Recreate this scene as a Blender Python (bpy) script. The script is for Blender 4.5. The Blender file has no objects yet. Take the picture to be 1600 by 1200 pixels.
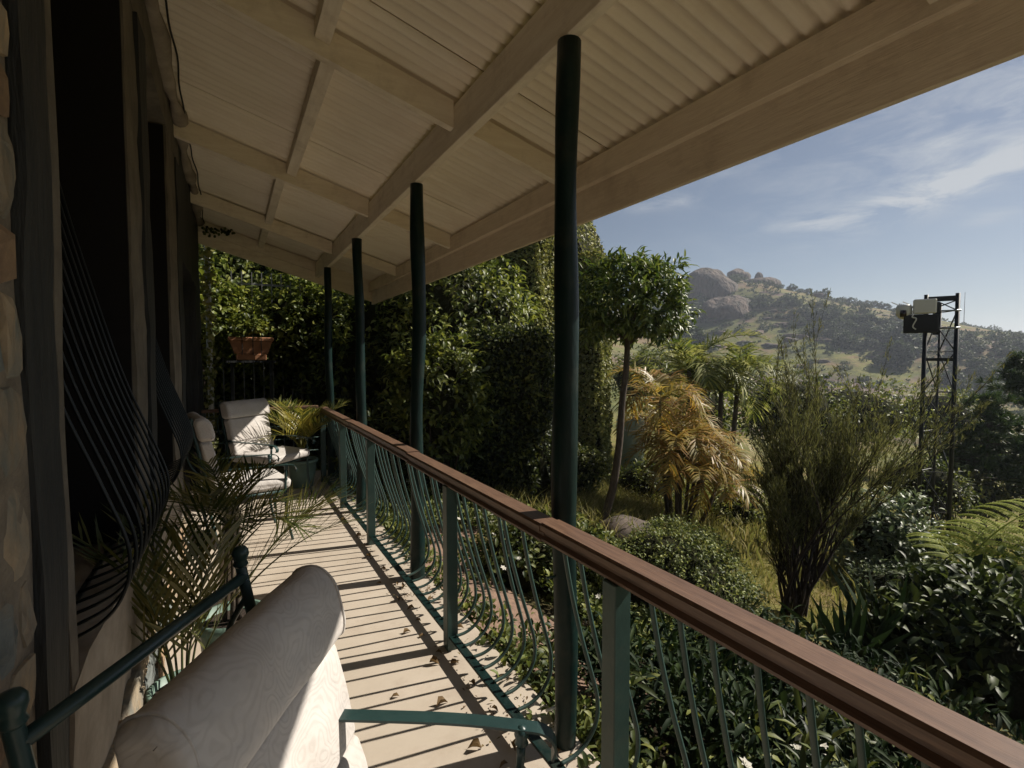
import bpy, math, random
import numpy as np
from mathutils import Vector, Matrix
rad = math.radians
random.seed(7)
rng = np.random.default_rng(11)
S = bpy.context.scene
COL = S.collection

# ------------------------------------------------------------------ camera
EYE = Vector((0.0, 0.0, 1.51))
PSI, PIT = rad(28.8), rad(2.72)
FOC = 800.0
cR = Vector((math.cos(PSI), -math.sin(PSI), 0))
cF = Vector((math.sin(PSI)*math.cos(PIT), math.cos(PSI)*math.cos(PIT), -math.sin(PIT)))
cU = cR.cross(cF)
cd = bpy.data.cameras.new('camera')
cam = bpy.data.objects.new('camera', cd)
COL.objects.link(cam)
cam.matrix_world = Matrix(((cR.x, cU.x, -cF.x, EYE.x), (cR.y, cU.y, -cF.y, EYE.y), (cR.z, cU.z, -cF.z, EYE.z), (0, 0, 0, 1)))
cd.sensor_width = 36.0
cd.lens = 18.0
cd.clip_start = 0.05
cd.clip_end = 9000
S.camera = cam
S.render.resolution_x, S.render.resolution_y = 1024, 768

def ray(u, v):
    return cF + cR*((u-800)/FOC) - cU*((v-600)/FOC)
def at(u, v, depth):
    """survey helper: world point seen at photograph pixel (u, v) at a distance 'depth' along the view axis"""
    return EYE + ray(u, v)*depth

# ------------------------------------------------------------------ light
SUN = Vector((1.0, -0.17, 0.87)).normalized()
SUN_EL = math.asin(SUN.z)
SUN_AZ = math.atan2(SUN.x, SUN.y)            # clockwise from +Y
sd = bpy.data.lights.new('sun', 'SUN')
sd.energy = 5.0
sd.angle = rad(0.6)
sd.color = (1.0, 0.925, 0.82)
so = bpy.data.objects.new('sun', sd)
COL.objects.link(so)
so.rotation_euler = (-SUN).to_track_quat('-Z', 'Y').to_euler()
so.location = (30, -5, 40)
S.view_settings.view_transform = 'Standard'
S.view_settings.look = 'None'
S.view_settings.exposure = 0.58
S.view_settings.gamma = 1.0
S.view_settings.use_curve_mapping = False
S.render.engine = 'CYCLES'
S.cycles.max_bounces = 12
S.cycles.diffuse_bounces = 8
S.cycles.transmission_bounces = 5
S.cycles.transparent_max_bounces = 8
S.cycles.volume_bounces = 0
S.cycles.sample_clamp_indirect = 10

W = bpy.data.worlds.new("World")
S.world = W
W.use_nodes = True
wt = W.node_tree
for n in list(wt.nodes): wt.nodes.remove(n)
def wn(t, **k):
    n = wt.nodes.new(t)
    for a, b in k.items(): setattr(n, a, b)
    return n
sky = wn('ShaderNodeTexSky', sky_type='NISHITA', sun_disc=False, sun_elevation=SUN_EL, sun_rotation=SUN_AZ,
         altitude=900, air_density=1.0, dust_density=1.0, ozone_density=1.3)
hs = wn('ShaderNodeHueSaturation'); hs.inputs['Saturation'].default_value = 0.88; hs.inputs['Value'].default_value = 0.77
wt.links.new(sky.outputs[0], hs.inputs['Color'])
tc = wn('ShaderNodeTexCoord')
def wmath(op, a, b=None, clamp=False):
    n = wn('ShaderNodeMath', operation=op); n.use_clamp = clamp
    for i, x in enumerate((a, b)):
        if x is None: continue
        if isinstance(x, (int, float)): n.inputs[i].default_value = x
        else: wt.links.new(x, n.inputs[i])
    return n.outputs[0]
def wdot(vec):
    n = wn('ShaderNodeVectorMath', operation='DOT_PRODUCT')
    wt.links.new(tc.outputs['Generated'], n.inputs[0]); n.inputs[1].default_value = vec
    return n.outputs['Value']
mp = wn('ShaderNodeMapping'); mp.inputs['Scale'].default_value = (1, 1, 3.2); mp.inputs['Rotation'].default_value = (0.35, 0.3, 0)
wt.links.new(tc.outputs['Generated'], mp.inputs[0])
nz = wn('ShaderNodeTexNoise'); nz.inputs['Scale'].default_value = 7.5; nz.inputs['Detail'].default_value = 10; nz.inputs['Roughness'].default_value = 0.62
nz.inputs['Distortion'].default_value = 0.5
wt.links.new(mp.outputs[0], nz.inputs['Vector'])
cm = None
# wispy cirrus patches: (pixel of centre, pixel towards its long axis, half length, half width, strength)
for (c, a, la, lb, st) in (((1470, 292), (1560, 258), .12, .022, 1.6), ((1275, 345), (1330, 338), .06, .013, .9),
                           ((1030, 318), (1080, 312), .06, .011, .9), ((1560, 160), (1650, 130), .24, .08, .45),
                           ((1548, 340), (1575, 332), .03, .010, .5), ((1170, 262), (1230, 245), .12, .012, .16),
                           ((1900, 60), (2000, 20), .4, .10, .4), ((1150, 480), (1500, 430), .4, .03, .10)):
    C = ray(*c).normalized(); A = (ray(*a).normalized()-C); A = (A - C*A.dot(C)).normalized(); B = C.cross(A)
    x = wmath('DIVIDE', wdot(A), la); y = wmath('DIVIDE', wdot(B), lb)
    r2 = wmath('ADD', wmath('MULTIPLY', x, x), wmath('MULTIPLY', y, y))
    front = wmath('GREATER_THAN', wdot(C), 0.0)
    m = wmath('MULTIPLY', wmath('POWER', 2.718, wmath('MULTIPLY', r2, -1.0)), st)
    m = wmath('MULTIPLY', m, front)
    cm = m if cm is None else wmath('ADD', cm, m)
nn = wmath('MULTIPLY', wmath('SUBTRACT', nz.outputs[0], 0.42, True), 4.2)
cl = wmath('MULTIPLY', cm, nn, True)
veil = wmath('MULTIPLY', wmath('SUBTRACT', nz.outputs[0], 0.64, True), 0.12)
cl = wmath('ADD', cl, veil, True)
mx = wn('ShaderNodeMix', data_type='RGBA')
wt.links.new(cl, mx.inputs[0]); wt.links.new(hs.outputs[0], mx.inputs[6]); mx.inputs[7].default_value = (6.6, 7.0, 7.5, 1)
bg = wn('ShaderNodeBackground'); bg.inputs['Strength'].default_value = 0.05
wo = wn('ShaderNodeOutputWorld')
wt.links.new(mx.outputs[2], bg.inputs['Color']); wt.links.new(bg.outputs[0], wo.inputs['Surface'])

# ------------------------------------------------------------------ materials
def new_mat(name):
    m = bpy.data.materials.new(name); m.use_nodes = True
    return m, m.node_tree, m.node_tree.nodes['Principled BSDF']
def M(name, c1, c2=None, scale=6, rough=.6, bump=0., bscale=None, stretch=(1, 1, 1), metallic=0., spec=.4, rnd=0., lo=.35, hi=.65, dirt=None, dirt_amt=.5, dirt_scale=2., bdist=.01):
    m, t, b = new_mat(name)
    b.inputs['Roughness'].default_value = rough
    b.inputs['Metallic'].default_value = metallic
    b.inputs['Specular IOR Level'].default_value = spec
    b.inputs['Base Color'].default_value = (*c1, 1)
    N = t.nodes.new; L = t.links.new
    co = N('ShaderNodeTexCoord'); mpn = N('ShaderNodeMapping'); mpn.inputs['Scale'].default_value = stretch
    L(co.outputs['Object'], mpn.inputs[0])
    out = None
    if c2 is not None:
        n = N('ShaderNodeTexNoise'); n.inputs['Scale'].default_value = scale; n.inputs['Detail'].default_value = 8; n.inputs['Roughness'].default_value = .6
        L(mpn.outputs[0], n.inputs['Vector'])
        r = N('ShaderNodeValToRGB'); r.color_ramp.elements[0].position = lo; r.color_ramp.elements[1].position = hi
        r.color_ramp.elements[0].color = (*c1, 1); r.color_ramp.elements[1].color = (*c2, 1)
        L(n.outputs[0], r.inputs[0]); out = r.outputs[0]
    if dirt is not None:
        n = N('ShaderNodeTexNoise'); n.inputs['Scale'].default_value = dirt_scale; n.inputs['Detail'].default_value = 10; n.inputs['Roughness'].default_value = .7
        L(co.outputs['Object'], n.inputs['Vector'])
        r = N('ShaderNodeMapRange'); r.inputs[1].default_value = .5; r.inputs[2].default_value = .75; r.inputs[4].default_value = dirt_amt
        L(n.outputs[0], r.inputs[0])
        x = N('ShaderNodeMix'); x.data_type = 'RGBA'; L(r.outputs[0], x.inputs[0]); L(out, x.inputs[6]) if out else None
        if not out: x.inputs[6].default_value = (*c1, 1)
        x.inputs[7].default_value = (*dirt, 1); out = x.outputs[2]
    if rnd > 0:
        oi = N('ShaderNodeObjectInfo'); h = N('ShaderNodeHueSaturation')
        mr = N('ShaderNodeMapRange'); mr.inputs[3].default_value = 1-rnd; mr.inputs[4].default_value = 1+rnd
        L(oi.outputs['Random'], mr.inputs[0]); L(mr.outputs[0], h.inputs['Value'])
        if out: L(out, h.inputs['Color'])
        else: h.inputs['Color'].default_value = (*c1, 1)
        out = h.outputs[0]
    if out: L(out, b.inputs['Base Color'])
    if bump > 0:
        n = N('ShaderNodeTexNoise'); n.inputs['Scale'].default_value = bscale or scale*4; n.inputs['Detail'].default_value = 8
        L(mpn.outputs[0], n.inputs['Vector'])
        bp = N('ShaderNodeBump'); bp.inputs['Strength'].default_value = bump; bp.inputs['Distance'].default_value = bdist
        L(n.outputs[0], bp.inputs['Height']); L(bp.outputs[0], b.inputs['Normal'])
    return m
def LM(name, cols, transl=.28, rough=.45, spec=.35, big=0.):
    """leaf material: every leaf (mesh island) its own tone"""
    m, t, b = new_mat(name)
    N = t.nodes.new; L = t.links.new
    g = N('ShaderNodeNewGeometry'); r = N('ShaderNodeValToRGB')
    el = r.color_ramp.elements
    while len(el) < len(cols): el.new(.5)
    for i, c in enumerate(cols):
        el[i].position = i/(len(cols)-1) if len(cols) > 1 else 0
        el[i].color = (*c, 1)
    L(g.outputs['Random Per Island'], r.inputs[0])
    out = r.outputs[0]
    if big > 0:
        co = N('ShaderNodeTexCoord'); n = N('ShaderNodeTexNoise'); n.inputs['Scale'].default_value = big; n.inputs['Detail'].default_value = 3
        L(co.outputs['Object'], n.inputs['Vector'])
        mr = N('ShaderNodeMapRange'); mr.inputs[1].default_value = .3; mr.inputs[2].default_value = .7; mr.inputs[3].default_value = .6; mr.inputs[4].default_value = 1.4
        L(n.outputs[0], mr.inputs[0]); h = N('ShaderNodeHueSaturation'); L(mr.outputs[0], h.inputs['Value']); L(out, h.inputs['Color']); out = h.outputs[0]
    L(out, b.inputs['Base Color'])
    b.inputs['Roughness'].default_value = rough; b.inputs['Specular IOR Level'].default_value = spec
    tr = N('ShaderNodeBsdfTranslucent'); h2 = N('ShaderNodeHueSaturation'); h2.inputs['Value'].default_value = 1.5; h2.inputs['Saturation'].default_value = 1.1
    L(out, h2.inputs['Color']); L(h2.outputs[0], tr.inputs['Color'])
    ms = N('ShaderNodeMixShader'); ms.inputs[0].default_value = transl
    L(b.outputs[0], ms.inputs[1]); L(tr.outputs[0], ms.inputs[2])
    L(ms.outputs[0], t.nodes['Material Output'].inputs['Surface'])
    return m

MT = {}
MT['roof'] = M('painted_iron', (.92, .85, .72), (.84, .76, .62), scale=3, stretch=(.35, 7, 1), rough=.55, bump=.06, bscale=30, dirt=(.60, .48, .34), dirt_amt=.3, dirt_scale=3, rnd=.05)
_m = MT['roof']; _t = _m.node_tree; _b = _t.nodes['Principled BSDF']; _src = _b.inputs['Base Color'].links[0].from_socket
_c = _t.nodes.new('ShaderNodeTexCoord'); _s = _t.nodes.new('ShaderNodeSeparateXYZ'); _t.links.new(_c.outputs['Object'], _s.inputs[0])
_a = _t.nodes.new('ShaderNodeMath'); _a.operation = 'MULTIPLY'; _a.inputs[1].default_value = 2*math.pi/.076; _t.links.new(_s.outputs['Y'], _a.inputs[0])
_k = _t.nodes.new('ShaderNodeMath'); _k.operation = 'COSINE'; _t.links.new(_a.outputs[0], _k.inputs[0])  # rib shading painted in as darker bands at the corrugation pitch
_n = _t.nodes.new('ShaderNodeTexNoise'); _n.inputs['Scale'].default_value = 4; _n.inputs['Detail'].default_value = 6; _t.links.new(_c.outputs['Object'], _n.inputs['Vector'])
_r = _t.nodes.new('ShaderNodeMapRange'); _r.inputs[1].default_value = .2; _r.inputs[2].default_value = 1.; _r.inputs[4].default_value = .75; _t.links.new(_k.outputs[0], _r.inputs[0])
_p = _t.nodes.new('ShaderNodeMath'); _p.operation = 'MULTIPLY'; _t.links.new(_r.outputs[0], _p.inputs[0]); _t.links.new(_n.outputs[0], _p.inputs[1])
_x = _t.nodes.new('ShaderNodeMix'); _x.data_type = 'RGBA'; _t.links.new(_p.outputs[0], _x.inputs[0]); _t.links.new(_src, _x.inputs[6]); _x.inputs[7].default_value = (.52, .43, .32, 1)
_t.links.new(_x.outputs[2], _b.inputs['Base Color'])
MT['rafter'] = M('painted_timber_rafter', (.86, .78, .64), (.76, .67, .53), scale=4, stretch=(1, 9, 9), rough=.7, bump=.35, bscale=22, dirt=(.25, .17, .1), dirt_amt=.4, dirt_scale=5, bdist=.004)
MT['beam'] = M('painted_timber_beam', (.86, .78, .64), (.76, .67, .53), scale=4, stretch=(9, 1, 9), rough=.7, bump=.35, bscale=22, dirt=(.25, .17, .1), dirt_amt=.4, dirt_scale=5, bdist=.004)
MT['fascia'] = M('weathered_fascia', (.76, .66, .52), (.67, .565, .435), scale=5, stretch=(14, 1.1, 14), rough=.75, bump=.5, bscale=16, dirt=(.22, .14, .09), dirt_amt=.4, dirt_scale=3, bdist=.004)
MT['under'] = M('dark_matt', (.03, .025, .02), rough=.9)
MT['green'] = M('green_enamel', (.033, .066, .056), (.024, .048, .042), scale=8, rough=.42, bump=.08, bscale=60, dirt=(.09, .08, .06), dirt_amt=.35, dirt_scale=9)
MT['pole'] = M('green_gloss_pole', (.006, .021, .0185), (.004, .014, .0125), scale=5, stretch=(3, 3, .7), spec=.22, rough=.42, bump=.5, bscale=14, dirt=(.06, .055, .04), dirt_amt=.4, dirt_scale=7, bdist=.006)
MT['chairgreen'] = M('dark_green_enamel', (.020, .046, .044), (.013, .032, .031), scale=8, rough=.35, bump=.05, bscale=90)
MT['rail'] = M('varnished_hardwood', (.165, .098, .064), (.095, .055, .036), scale=5, stretch=(24, 1.2, 24), rough=.42, bump=.25, bscale=10, dirt=(.26, .16, .1), dirt_amt=.35, dirt_scale=6, bdist=.003)
MT['floor'] = M('worn_cement_floor', (.49, .425, .345), (.42, .36, .285), scale=2.2, rough=.65, bump=.12, bscale=60, dirt=(.30, .23, .17), dirt_amt=.6, dirt_scale=3, bdist=.003, lo=.3, hi=.7)
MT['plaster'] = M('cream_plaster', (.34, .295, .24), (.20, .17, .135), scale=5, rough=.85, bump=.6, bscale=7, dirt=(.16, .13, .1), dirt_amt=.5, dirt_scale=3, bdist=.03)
MT['plastershade'] = M('shaded_plaster_copy', (.17, .15, .12), (.10, .088, .07), scale=4, rough=.9, bump=.7, bscale=9, dirt=(.05, .045, .04), dirt_amt=.7, dirt_scale=3, bdist=.03)  # darker copy of the cream plaster; wall shade put into its colour
MT['stone'] = M('rubble_stone', (.36, .27, .17), (.14, .15, .135), scale=7, rough=.85, bump=1., bscale=11, stretch=(1, 1.4, .6), dirt=(.20, .12, .06), dirt_amt=.7, dirt_scale=5, rnd=.25, bdist=.03)
MT['stone_grey'] = M('blue_grey_stone', (.20, .22, .21), (.10, .11, .10), scale=10, rough=.9, bump=1., bscale=14, dirt=(.34, .25, .15), dirt_amt=.6, dirt_scale=7, rnd=.2, bdist=.02)
MT['stone_ochre'] = M('ochre_stone', (.32, .22, .13), (.22, .145, .09), scale=8, rough=.9, bump=1., bscale=12, dirt=(.14, .10, .07), dirt_amt=.6, dirt_scale=8, rnd=.2, bdist=.02)
MT['mortar'] = M('mortar', (.24, .20, .15), (.15, .125, .095), scale=14, rough=.9, bump=.8, bscale=25, bdist=.02)
MT['darktimber_shade'] = M('dark_timber_and_shade', (.014, .017, .019), (.028, .030, .030), scale=4, stretch=(5, 5, .7), rough=.7, bump=.7, bscale=9, bdist=.02)  # real timber posts, and the painted shade of the far wall end
MT['blackpaint'] = M('black_paint', (.003, .006, .007), rough=.45)
MT['frame'] = M('window_frame_paint', (.01, .011, .011), rough=.5)
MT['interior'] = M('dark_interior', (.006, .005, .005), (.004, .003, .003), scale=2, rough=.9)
MT['glass'], _t, _b = new_mat('window_glass')
_b.inputs['Base Color'].default_value = (.02, .022, .022, 1); _b.inputs['Roughness'].default_value = .06; _b.inputs['Specular IOR Level'].default_value = .5
MT['terracotta'] = M('terracotta', (.42, .2, .1), (.32, .15, .08), scale=8, rough=.85, bump=.2)
MT['mint'] = M('mint_glazed_pot', (.15, .225, .18), (.11, .17, .135), scale=5, rough=.4, dirt=(.08, .08, .06), dirt_amt=.4, dirt_scale=7)
MT['soil'] = M('potting_soil', (.04, .026, .017), (.02, .013, .009), scale=30, rough=.95, bump=.8)
MT['bark'] = M('grey_bark', (.11, .085, .062), (.05, .038, .028), scale=8, stretch=(4, 4, 1), rough=.9, bump=.8, bscale=20)
MT['twig'] = M('dark_twig', (.055, .038, .026), (.028, .02, .014), scale=10, rough=.9)
MT['steel'] = M('dark_tower_steel', (.006, .009, .010), (.012, .015, .016), scale=6, rough=.5, metallic=.2)
MT['white'] = M('white_plastic', (.62, .6, .52), rough=.5)
MT['black'] = M('black_plastic', (.006, .006, .006), rough=.6)
MT['lens'] = M('camera_lens', (.02, .008, .005), rough=.1)
MT['rock'] = M('granite', (.14, .098, .072), (.05, .041, .034), scale=.22, rough=.9, bump=1., bscale=.35, stretch=(1.6, 1.6, .35), dirt=(.05, .055, .03), dirt_amt=.9, dirt_scale=.12, bdist=2.5)
MT['boulder'] = M('garden_boulder', (.12, .09, .07), (.06, .05, .042), scale=3, rough=.9, bump=.6, bscale=9, bdist=.02)
MT['bone'] = M('white_pipe_paint', (.5, .5, .46), rough=.5)

MT['fencepaint'] = M('dull_fence_paint', (.17, .17, .16), rough=.6)
# damask upholstery: embossed scrolls
m, t, b = new_mat('damask_upholstery')
N = t.nodes.new; L = t.links.new
co = N('ShaderNodeTexCoord'); n1 = N('ShaderNodeTexNoise'); n1.inputs['Scale'].default_value = 5; n1.inputs['Detail'].default_value = 2
L(co.outputs['Object'], n1.inputs['Vector'])
vm = N('ShaderNodeVectorMath'); vm.operation = 'SCALE'; L(n1.outputs['Color'], vm.inputs[0]); vm.inputs['Scale'].default_value = .3
va = N('ShaderNodeVectorMath'); L(co.outputs['Object'], va.inputs[0]); L(vm.outputs[0], va.inputs[1])
vo = N('ShaderNodeTexVoronoi'); vo.inputs['Scale'].default_value = 9.5; L(va.outputs[0], vo.inputs['Vector'])
sn = N('ShaderNodeMath'); sn.operation = 'MULTIPLY'; L(vo.outputs['Distance'], sn.inputs[0]); sn.inputs[1].default_value = 42
s2 = N('ShaderNodeMath'); s2.operation = 'SINE'; L(sn.outputs[0], s2.inputs[0])
rr = N('ShaderNodeMapRange'); rr.inputs[1].default_value = -.2; rr.inputs[2].default_value = .9; L(s2.outputs[0], rr.inputs[0])
weave = N('ShaderNodeTexNoise'); weave.inputs['Scale'].default_value = 420; L(co.outputs['Object'], weave.inputs['Vector'])
mc = N('ShaderNodeMix'); mc.data_type = 'RGBA'; L(rr.outputs[0], mc.inputs[0])
mc.inputs[6].default_value = (.53, .50, .47, 1); mc.inputs[7].default_value = (.485, .455, .425, 1)
st = N('ShaderNodeTexNoise'); st.inputs['Scale'].default_value = 3; st.inputs['Detail'].default_value = 6; L(co.outputs['Object'], st.inputs['Vector'])
sr = N('ShaderNodeMapRange'); sr.inputs[1].default_value = .45; sr.inputs[2].default_value = .8; sr.inputs[4].default_value = .45; L(st.outputs[0], sr.inputs[0])
m2 = N('ShaderNodeMix'); m2.data_type = 'RGBA'; L(sr.outputs[0], m2.inputs[0]); L(mc.outputs[2], m2.inputs[6]); m2.inputs[7].default_value = (.33, .27, .22, 1)
L(m2.outputs[2], b.inputs['Base Color']); b.inputs['Roughness'].default_value = .85; b.inputs['Specular IOR Level'].default_value = .25
ad = N('ShaderNodeMath'); ad.operation = 'MULTIPLY_ADD'; L(weave.outputs[0], ad.inputs[0]); ad.inputs[1].default_value = .5; L(rr.outputs[0], ad.inputs[2])
bp = N('ShaderNodeBump'); bp.inputs['Strength'].default_value = .22; bp.inputs['Distance'].default_value = .0013; L(ad.outputs[0], bp.inputs['Height'])
wr = N('ShaderNodeTexNoise'); wr.inputs['Scale'].default_value = 9; wr.inputs['Detail'].default_value = 3; L(co.outputs['Object'], wr.inputs['Vector'])
b2 = N('ShaderNodeBump'); b2.inputs['Strength'].default_value = .5; b2.inputs['Distance'].default_value = .03; L(wr.outputs[0], b2.inputs['Height']); L(bp.outputs[0], b2.inputs['Normal'])
L(b2.outputs[0], b.inputs['Normal'])
MT['damask'] = m

# leaves (light ends raised to mimic sunlit leaves)
LF = {}
LF['shrub'] = LM('shrub_leaf', [(.028, .042, .012), (.08, .105, .022), (.15, .175, .035), (.26, .27, .065)], .28, .45, .3, big=.8)
LF['hedge'] = LM('hedge_leaf', [(.008, .014, .006), (.022, .034, .010), (.07, .09, .024), (.17, .18, .045)], .2, .5, .25, big=1.2)  # wide tone spread paints sun flecks over the hedge's shade
LF['ivy'] = LM('ivy_leaf', [(.07, .085, .025), (.17, .185, .05), (.25, .25, .08), (.32, .30, .11)], .2, .5, .25, big=.9)
LF['standard'] = LM('standard_leaf', [(.03, .05, .014), (.075, .115, .025), (.13, .17, .035), (.22, .245, .06)], .25, .42, .35)
LF['box'] = LM('boxwood_leaf', [(.03, .048, .016), (.10, .13, .035), (.20, .23, .065), (.32, .33, .10)], .2, .5, .25)
LF['camellia'] = LM('camellia_leaf', [(.012, .02, .007), (.032, .048, .013), (.07, .088, .022), (.13, .165, .045)], .12, .5, .2)
LF['wispy'] = LM('wispy_leaf', [(.045, .05, .02), (.09, .096, .036), (.14, .145, .052), (.21, .20, .08)], .25, .6, .2)
LF['pale'] = LM('pale_shrub_leaf', [(.04, .06, .03), (.08, .11, .05), (.14, .17, .08), (.2, .23, .12)], .25, .45, .4)
LF['palm'] = LM('potted_palm_leaf', [(.03, .045, .012), (.06, .075, .02), (.10, .105, .03), (.17, .15, .045)], .3, .4, .4)
LF['cornerpalm'] = LM('corner_palm_leaf', [(.06, .08, .02), (.14, .15, .03), (.24, .22, .05), (.34, .28, .07)], .35, .4, .4)
LF['yellowpalm'] = LM('yellow_palm_leaf', [(.26, .15, .06), (.35, .22, .06), (.38, .27, .08), (.24, .20, .05), (.20, .18, .045), (.42, .32, .17)], .35, .45, .4)
LF['greenpalm'] = LM('green_palm_leaf', [(.07, .095, .025), (.14, .165, .04), (.23, .24, .06), (.34, .33, .13)], .35, .5, .25)
LF['pine'] = LM('pine_needle', [(.016, .034, .012), (.03, .055, .018), (.05, .08, .024), (.08, .11, .035)], .2, .5, .3)
LF['fern'] = LM('tree_fern_leaf', [(.18, .22, .04), (.28, .32, .06), (.38, .40, .10)], .45, .6, .15)
LF['cover'] = LM('ground_cover_leaf', [(.022, .034, .010), (.055, .075, .018), (.11, .13, .03), (.19, .20, .055)], .25, .5, .25, big=1.5)
LF['grass'] = LM('grass_blade', [(.11, .12, .035), (.18, .18, .055), (.25, .23, .08), (.32, .27, .12)], .3, .6, .2)
LF['strap'] = LM('strap_leaf', [(.008, .017, .008), (.016, .03, .011), (.035, .055, .016)], .12, .65, .12)
LF['far'] = LM('far_tree_leaf', [(.025, .042, .016), (.045, .068, .024), (.07, .092, .032), (.10, .118, .042)], .15, .6, .2)
LF['dry'] = LM('dry_leaf', [(.09, .05, .025), (.14, .085, .04), (.17, .14, .06)], .15, .7, .2)
LF['white'] = LM('white_petal', [(.6, .58, .5), (.75, .73, .66)], .3, .6, .2)
LF['pink'] = LM('flower_petal', [(.5, .32, .25), (.6, .45, .35), (.5, .2, .1)], .3, .6, .2)

# ------------------------------------------------------------------ object helpers
def mesh_from(name, V, F, mat, smooth=False):
    me = bpy.data.meshes.new(name)
    V = np.asarray(V, dtype=np.float32).reshape(-1, 3)
    if isinstance(F, np.ndarray):
        k = F.shape[1]; nf = F.shape[0]
        me.vertices.add(len(V)); me.vertices.foreach_set('co', V.ravel())
        me.loops.add(nf*k); me.loops.foreach_set('vertex_index', F.astype(np.int32).ravel())
        me.polygons.add(nf); me.polygons.foreach_set('loop_start', np.arange(0, nf*k, k, dtype=np.int32))
        me.polygons.foreach_set('loop_total', np.full(nf, k, dtype=np.int32))
        me.update(calc_edges=True)
    else:
        me.from_pydata(V.tolist(), [], F); me.update()
    if smooth:
        me.shade_smooth()
        if not isinstance(F, np.ndarray):
            for p_ in me.polygons:
                if p_.loop_total > 4: p_.use_smooth = False
    me.materials.append(mat)
    return me
def link(name, me, parent=None, loc=None, rotz=None):
    o = bpy.data.objects.new(name, me); COL.objects.link(o)
    if parent is not None: o.parent = parent
    if loc is not None: o.location = loc
    if rotz is not None: o.rotation_euler = (0, 0, rotz)
    return o
def obj(name, V, F, mat, parent=None, loc=None, smooth=False, rotz=None):
    return link(name, mesh_from(name, V, F, mat, smooth), parent, loc, rotz)
def tag(o, label=None, cat=None, group=None, kind=None):
    if label: o['label'] = label
    if cat: o['category'] = cat
    if group: o['group'] = group
    if kind: o['kind'] = kind
    return o
def thing(name, label, cat, loc=(0, 0, 0), rotz=0, group=None):
    o = bpy.data.objects.new(name, None); COL.objects.link(o)
    o.empty_display_size = .1
    o.location = loc; o.rotation_euler = (0, 0, rotz)
    return tag(o, label, cat, group)
def dup_tree(root, loc, rotz, label, scale=None, group=None):
    def rec(o, par):
        c = o.copy(); COL.objects.link(c); c.parent = par
        for ch in [q for q in bpy.data.objects if q.parent == o]: rec(ch, c)
        return c
    r = rec(root, None); r.location = loc; r.rotation_euler = (0, 0, rotz); r['label'] = label
    if scale: r.scale = scale
    if group: r['group'] = group
    return r

class MB:
    def __init__(s): s.V = []; s.F = []
    def add(s, V, F):
        k = len(s.V); s.V += [tuple(v) for v in V]; s.F += [tuple(i+k for i in f) for f in F]; return s
    def box(s, x0, x1, y0, y1, z0, z1, bev=0):
        if bev <= 0:
            V = [(x, y, z) for z in (z0, z1) for (x, y) in ((x0, y0), (x1, y0), (x1, y1), (x0, y1))]
            F = [(3, 2, 1, 0), (4, 5, 6, 7), (0, 1, 5, 4), (1, 2, 6, 5), (2, 3, 7, 6), (3, 0, 4, 7)]
            return s.add(V, F)
        b = bev
        R = [(x0+b, y0), (x1-b, y0), (x1, y0+b), (x1, y1-b), (x1-b, y1), (x0+b, y1), (x0, y1-b), (x0, y0+b)]
        Ri = [(min(max(x, x0+b), x1-b), min(max(y, y0+b), y1-b)) for x, y in R]
        V = [(x, y, z0) for x, y in Ri]+[(x, y, z0+b) for x, y in R]+[(x, y, z1-b) for x, y in R]+[(x, y, z1) for x, y in Ri]
        F = [tuple(range(7, -1, -1)), tuple(range(24, 32))]
        for j in range(3):
            for i in range(8): F.append((j*8+i, j*8+(i+1) % 8, (j+1)*8+(i+1) % 8, (j+1)*8+i))
        return s.add(V, F)
    def tube(s, pts, r, n=8, cap=True, flat=None):
        pts = [Vector(p) for p in pts]
        rs = r if hasattr(r, '__len__') else [r]*len(pts)
        V = []; F = []
        ref = Vector((0, 0, 1))
        d0 = (pts[1]-pts[0]).normalized()
        if abs(d0.z) > .95: ref = Vector((0, 1, 0))
        a = d0.cross(ref).normalized()
        for i, p in enumerate(pts):
            d = (pts[min(i+1, len(pts)-1)]-pts[max(i-1, 0)]).normalized()
            a = (a - d*a.dot(d)).normalized(); bb = d.cross(a)
            for k in range(n):
                th = 2*math.pi*(k+.5)/n
                ca, sa = math.cos(th), math.sin(th)
                if flat: V.append(p + a*(ca*rs[i]*flat[0]) + bb*(sa*rs[i]*flat[1]))
                else: V.append(p + a*(ca*rs[i]) + bb*(sa*rs[i]))
        for i in range(len(pts)-1):
            for k in range(n): F.append((i*n+k, i*n+(k+1) % n, (i+1)*n+(k+1) % n, (i+1)*n+k))
        if cap:
            F.append(tuple(range(n-1, -1, -1))); F.append(tuple((len(pts)-1)*n+k for k in range(n)))
        return s.add(V, F)
    def lathe(s, prof, n=20, c=(0, 0, 0)):
        V = []; F = []
        for r, z in prof:
            for k in range(n):
                t_ = 2*math.pi*k/n; V.append((c[0]+r*math.cos(t_), c[1]+r*math.sin(t_), c[2]+z))
        for i in range(len(prof)-1):
            for k in range(n): F.append((i*n+k, i*n+(k+1) % n, (i+1)*n+(k+1) % n, (i+1)*n+k))
        F.append(tuple(range(n-1, -1, -1))); F.append(tuple((len(prof)-1)*n+k for k in range(n)))
        return s.add(V, F)
    def obj(s, name, mat, parent=None, loc=None, smooth=False, rotz=None):
        return obj(name, s.V, s.F, mat, parent, loc, smooth, rotz)
    def mesh(s, name, mat, smooth=False): return mesh_from(name, s.V, s.F, mat, smooth)

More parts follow.
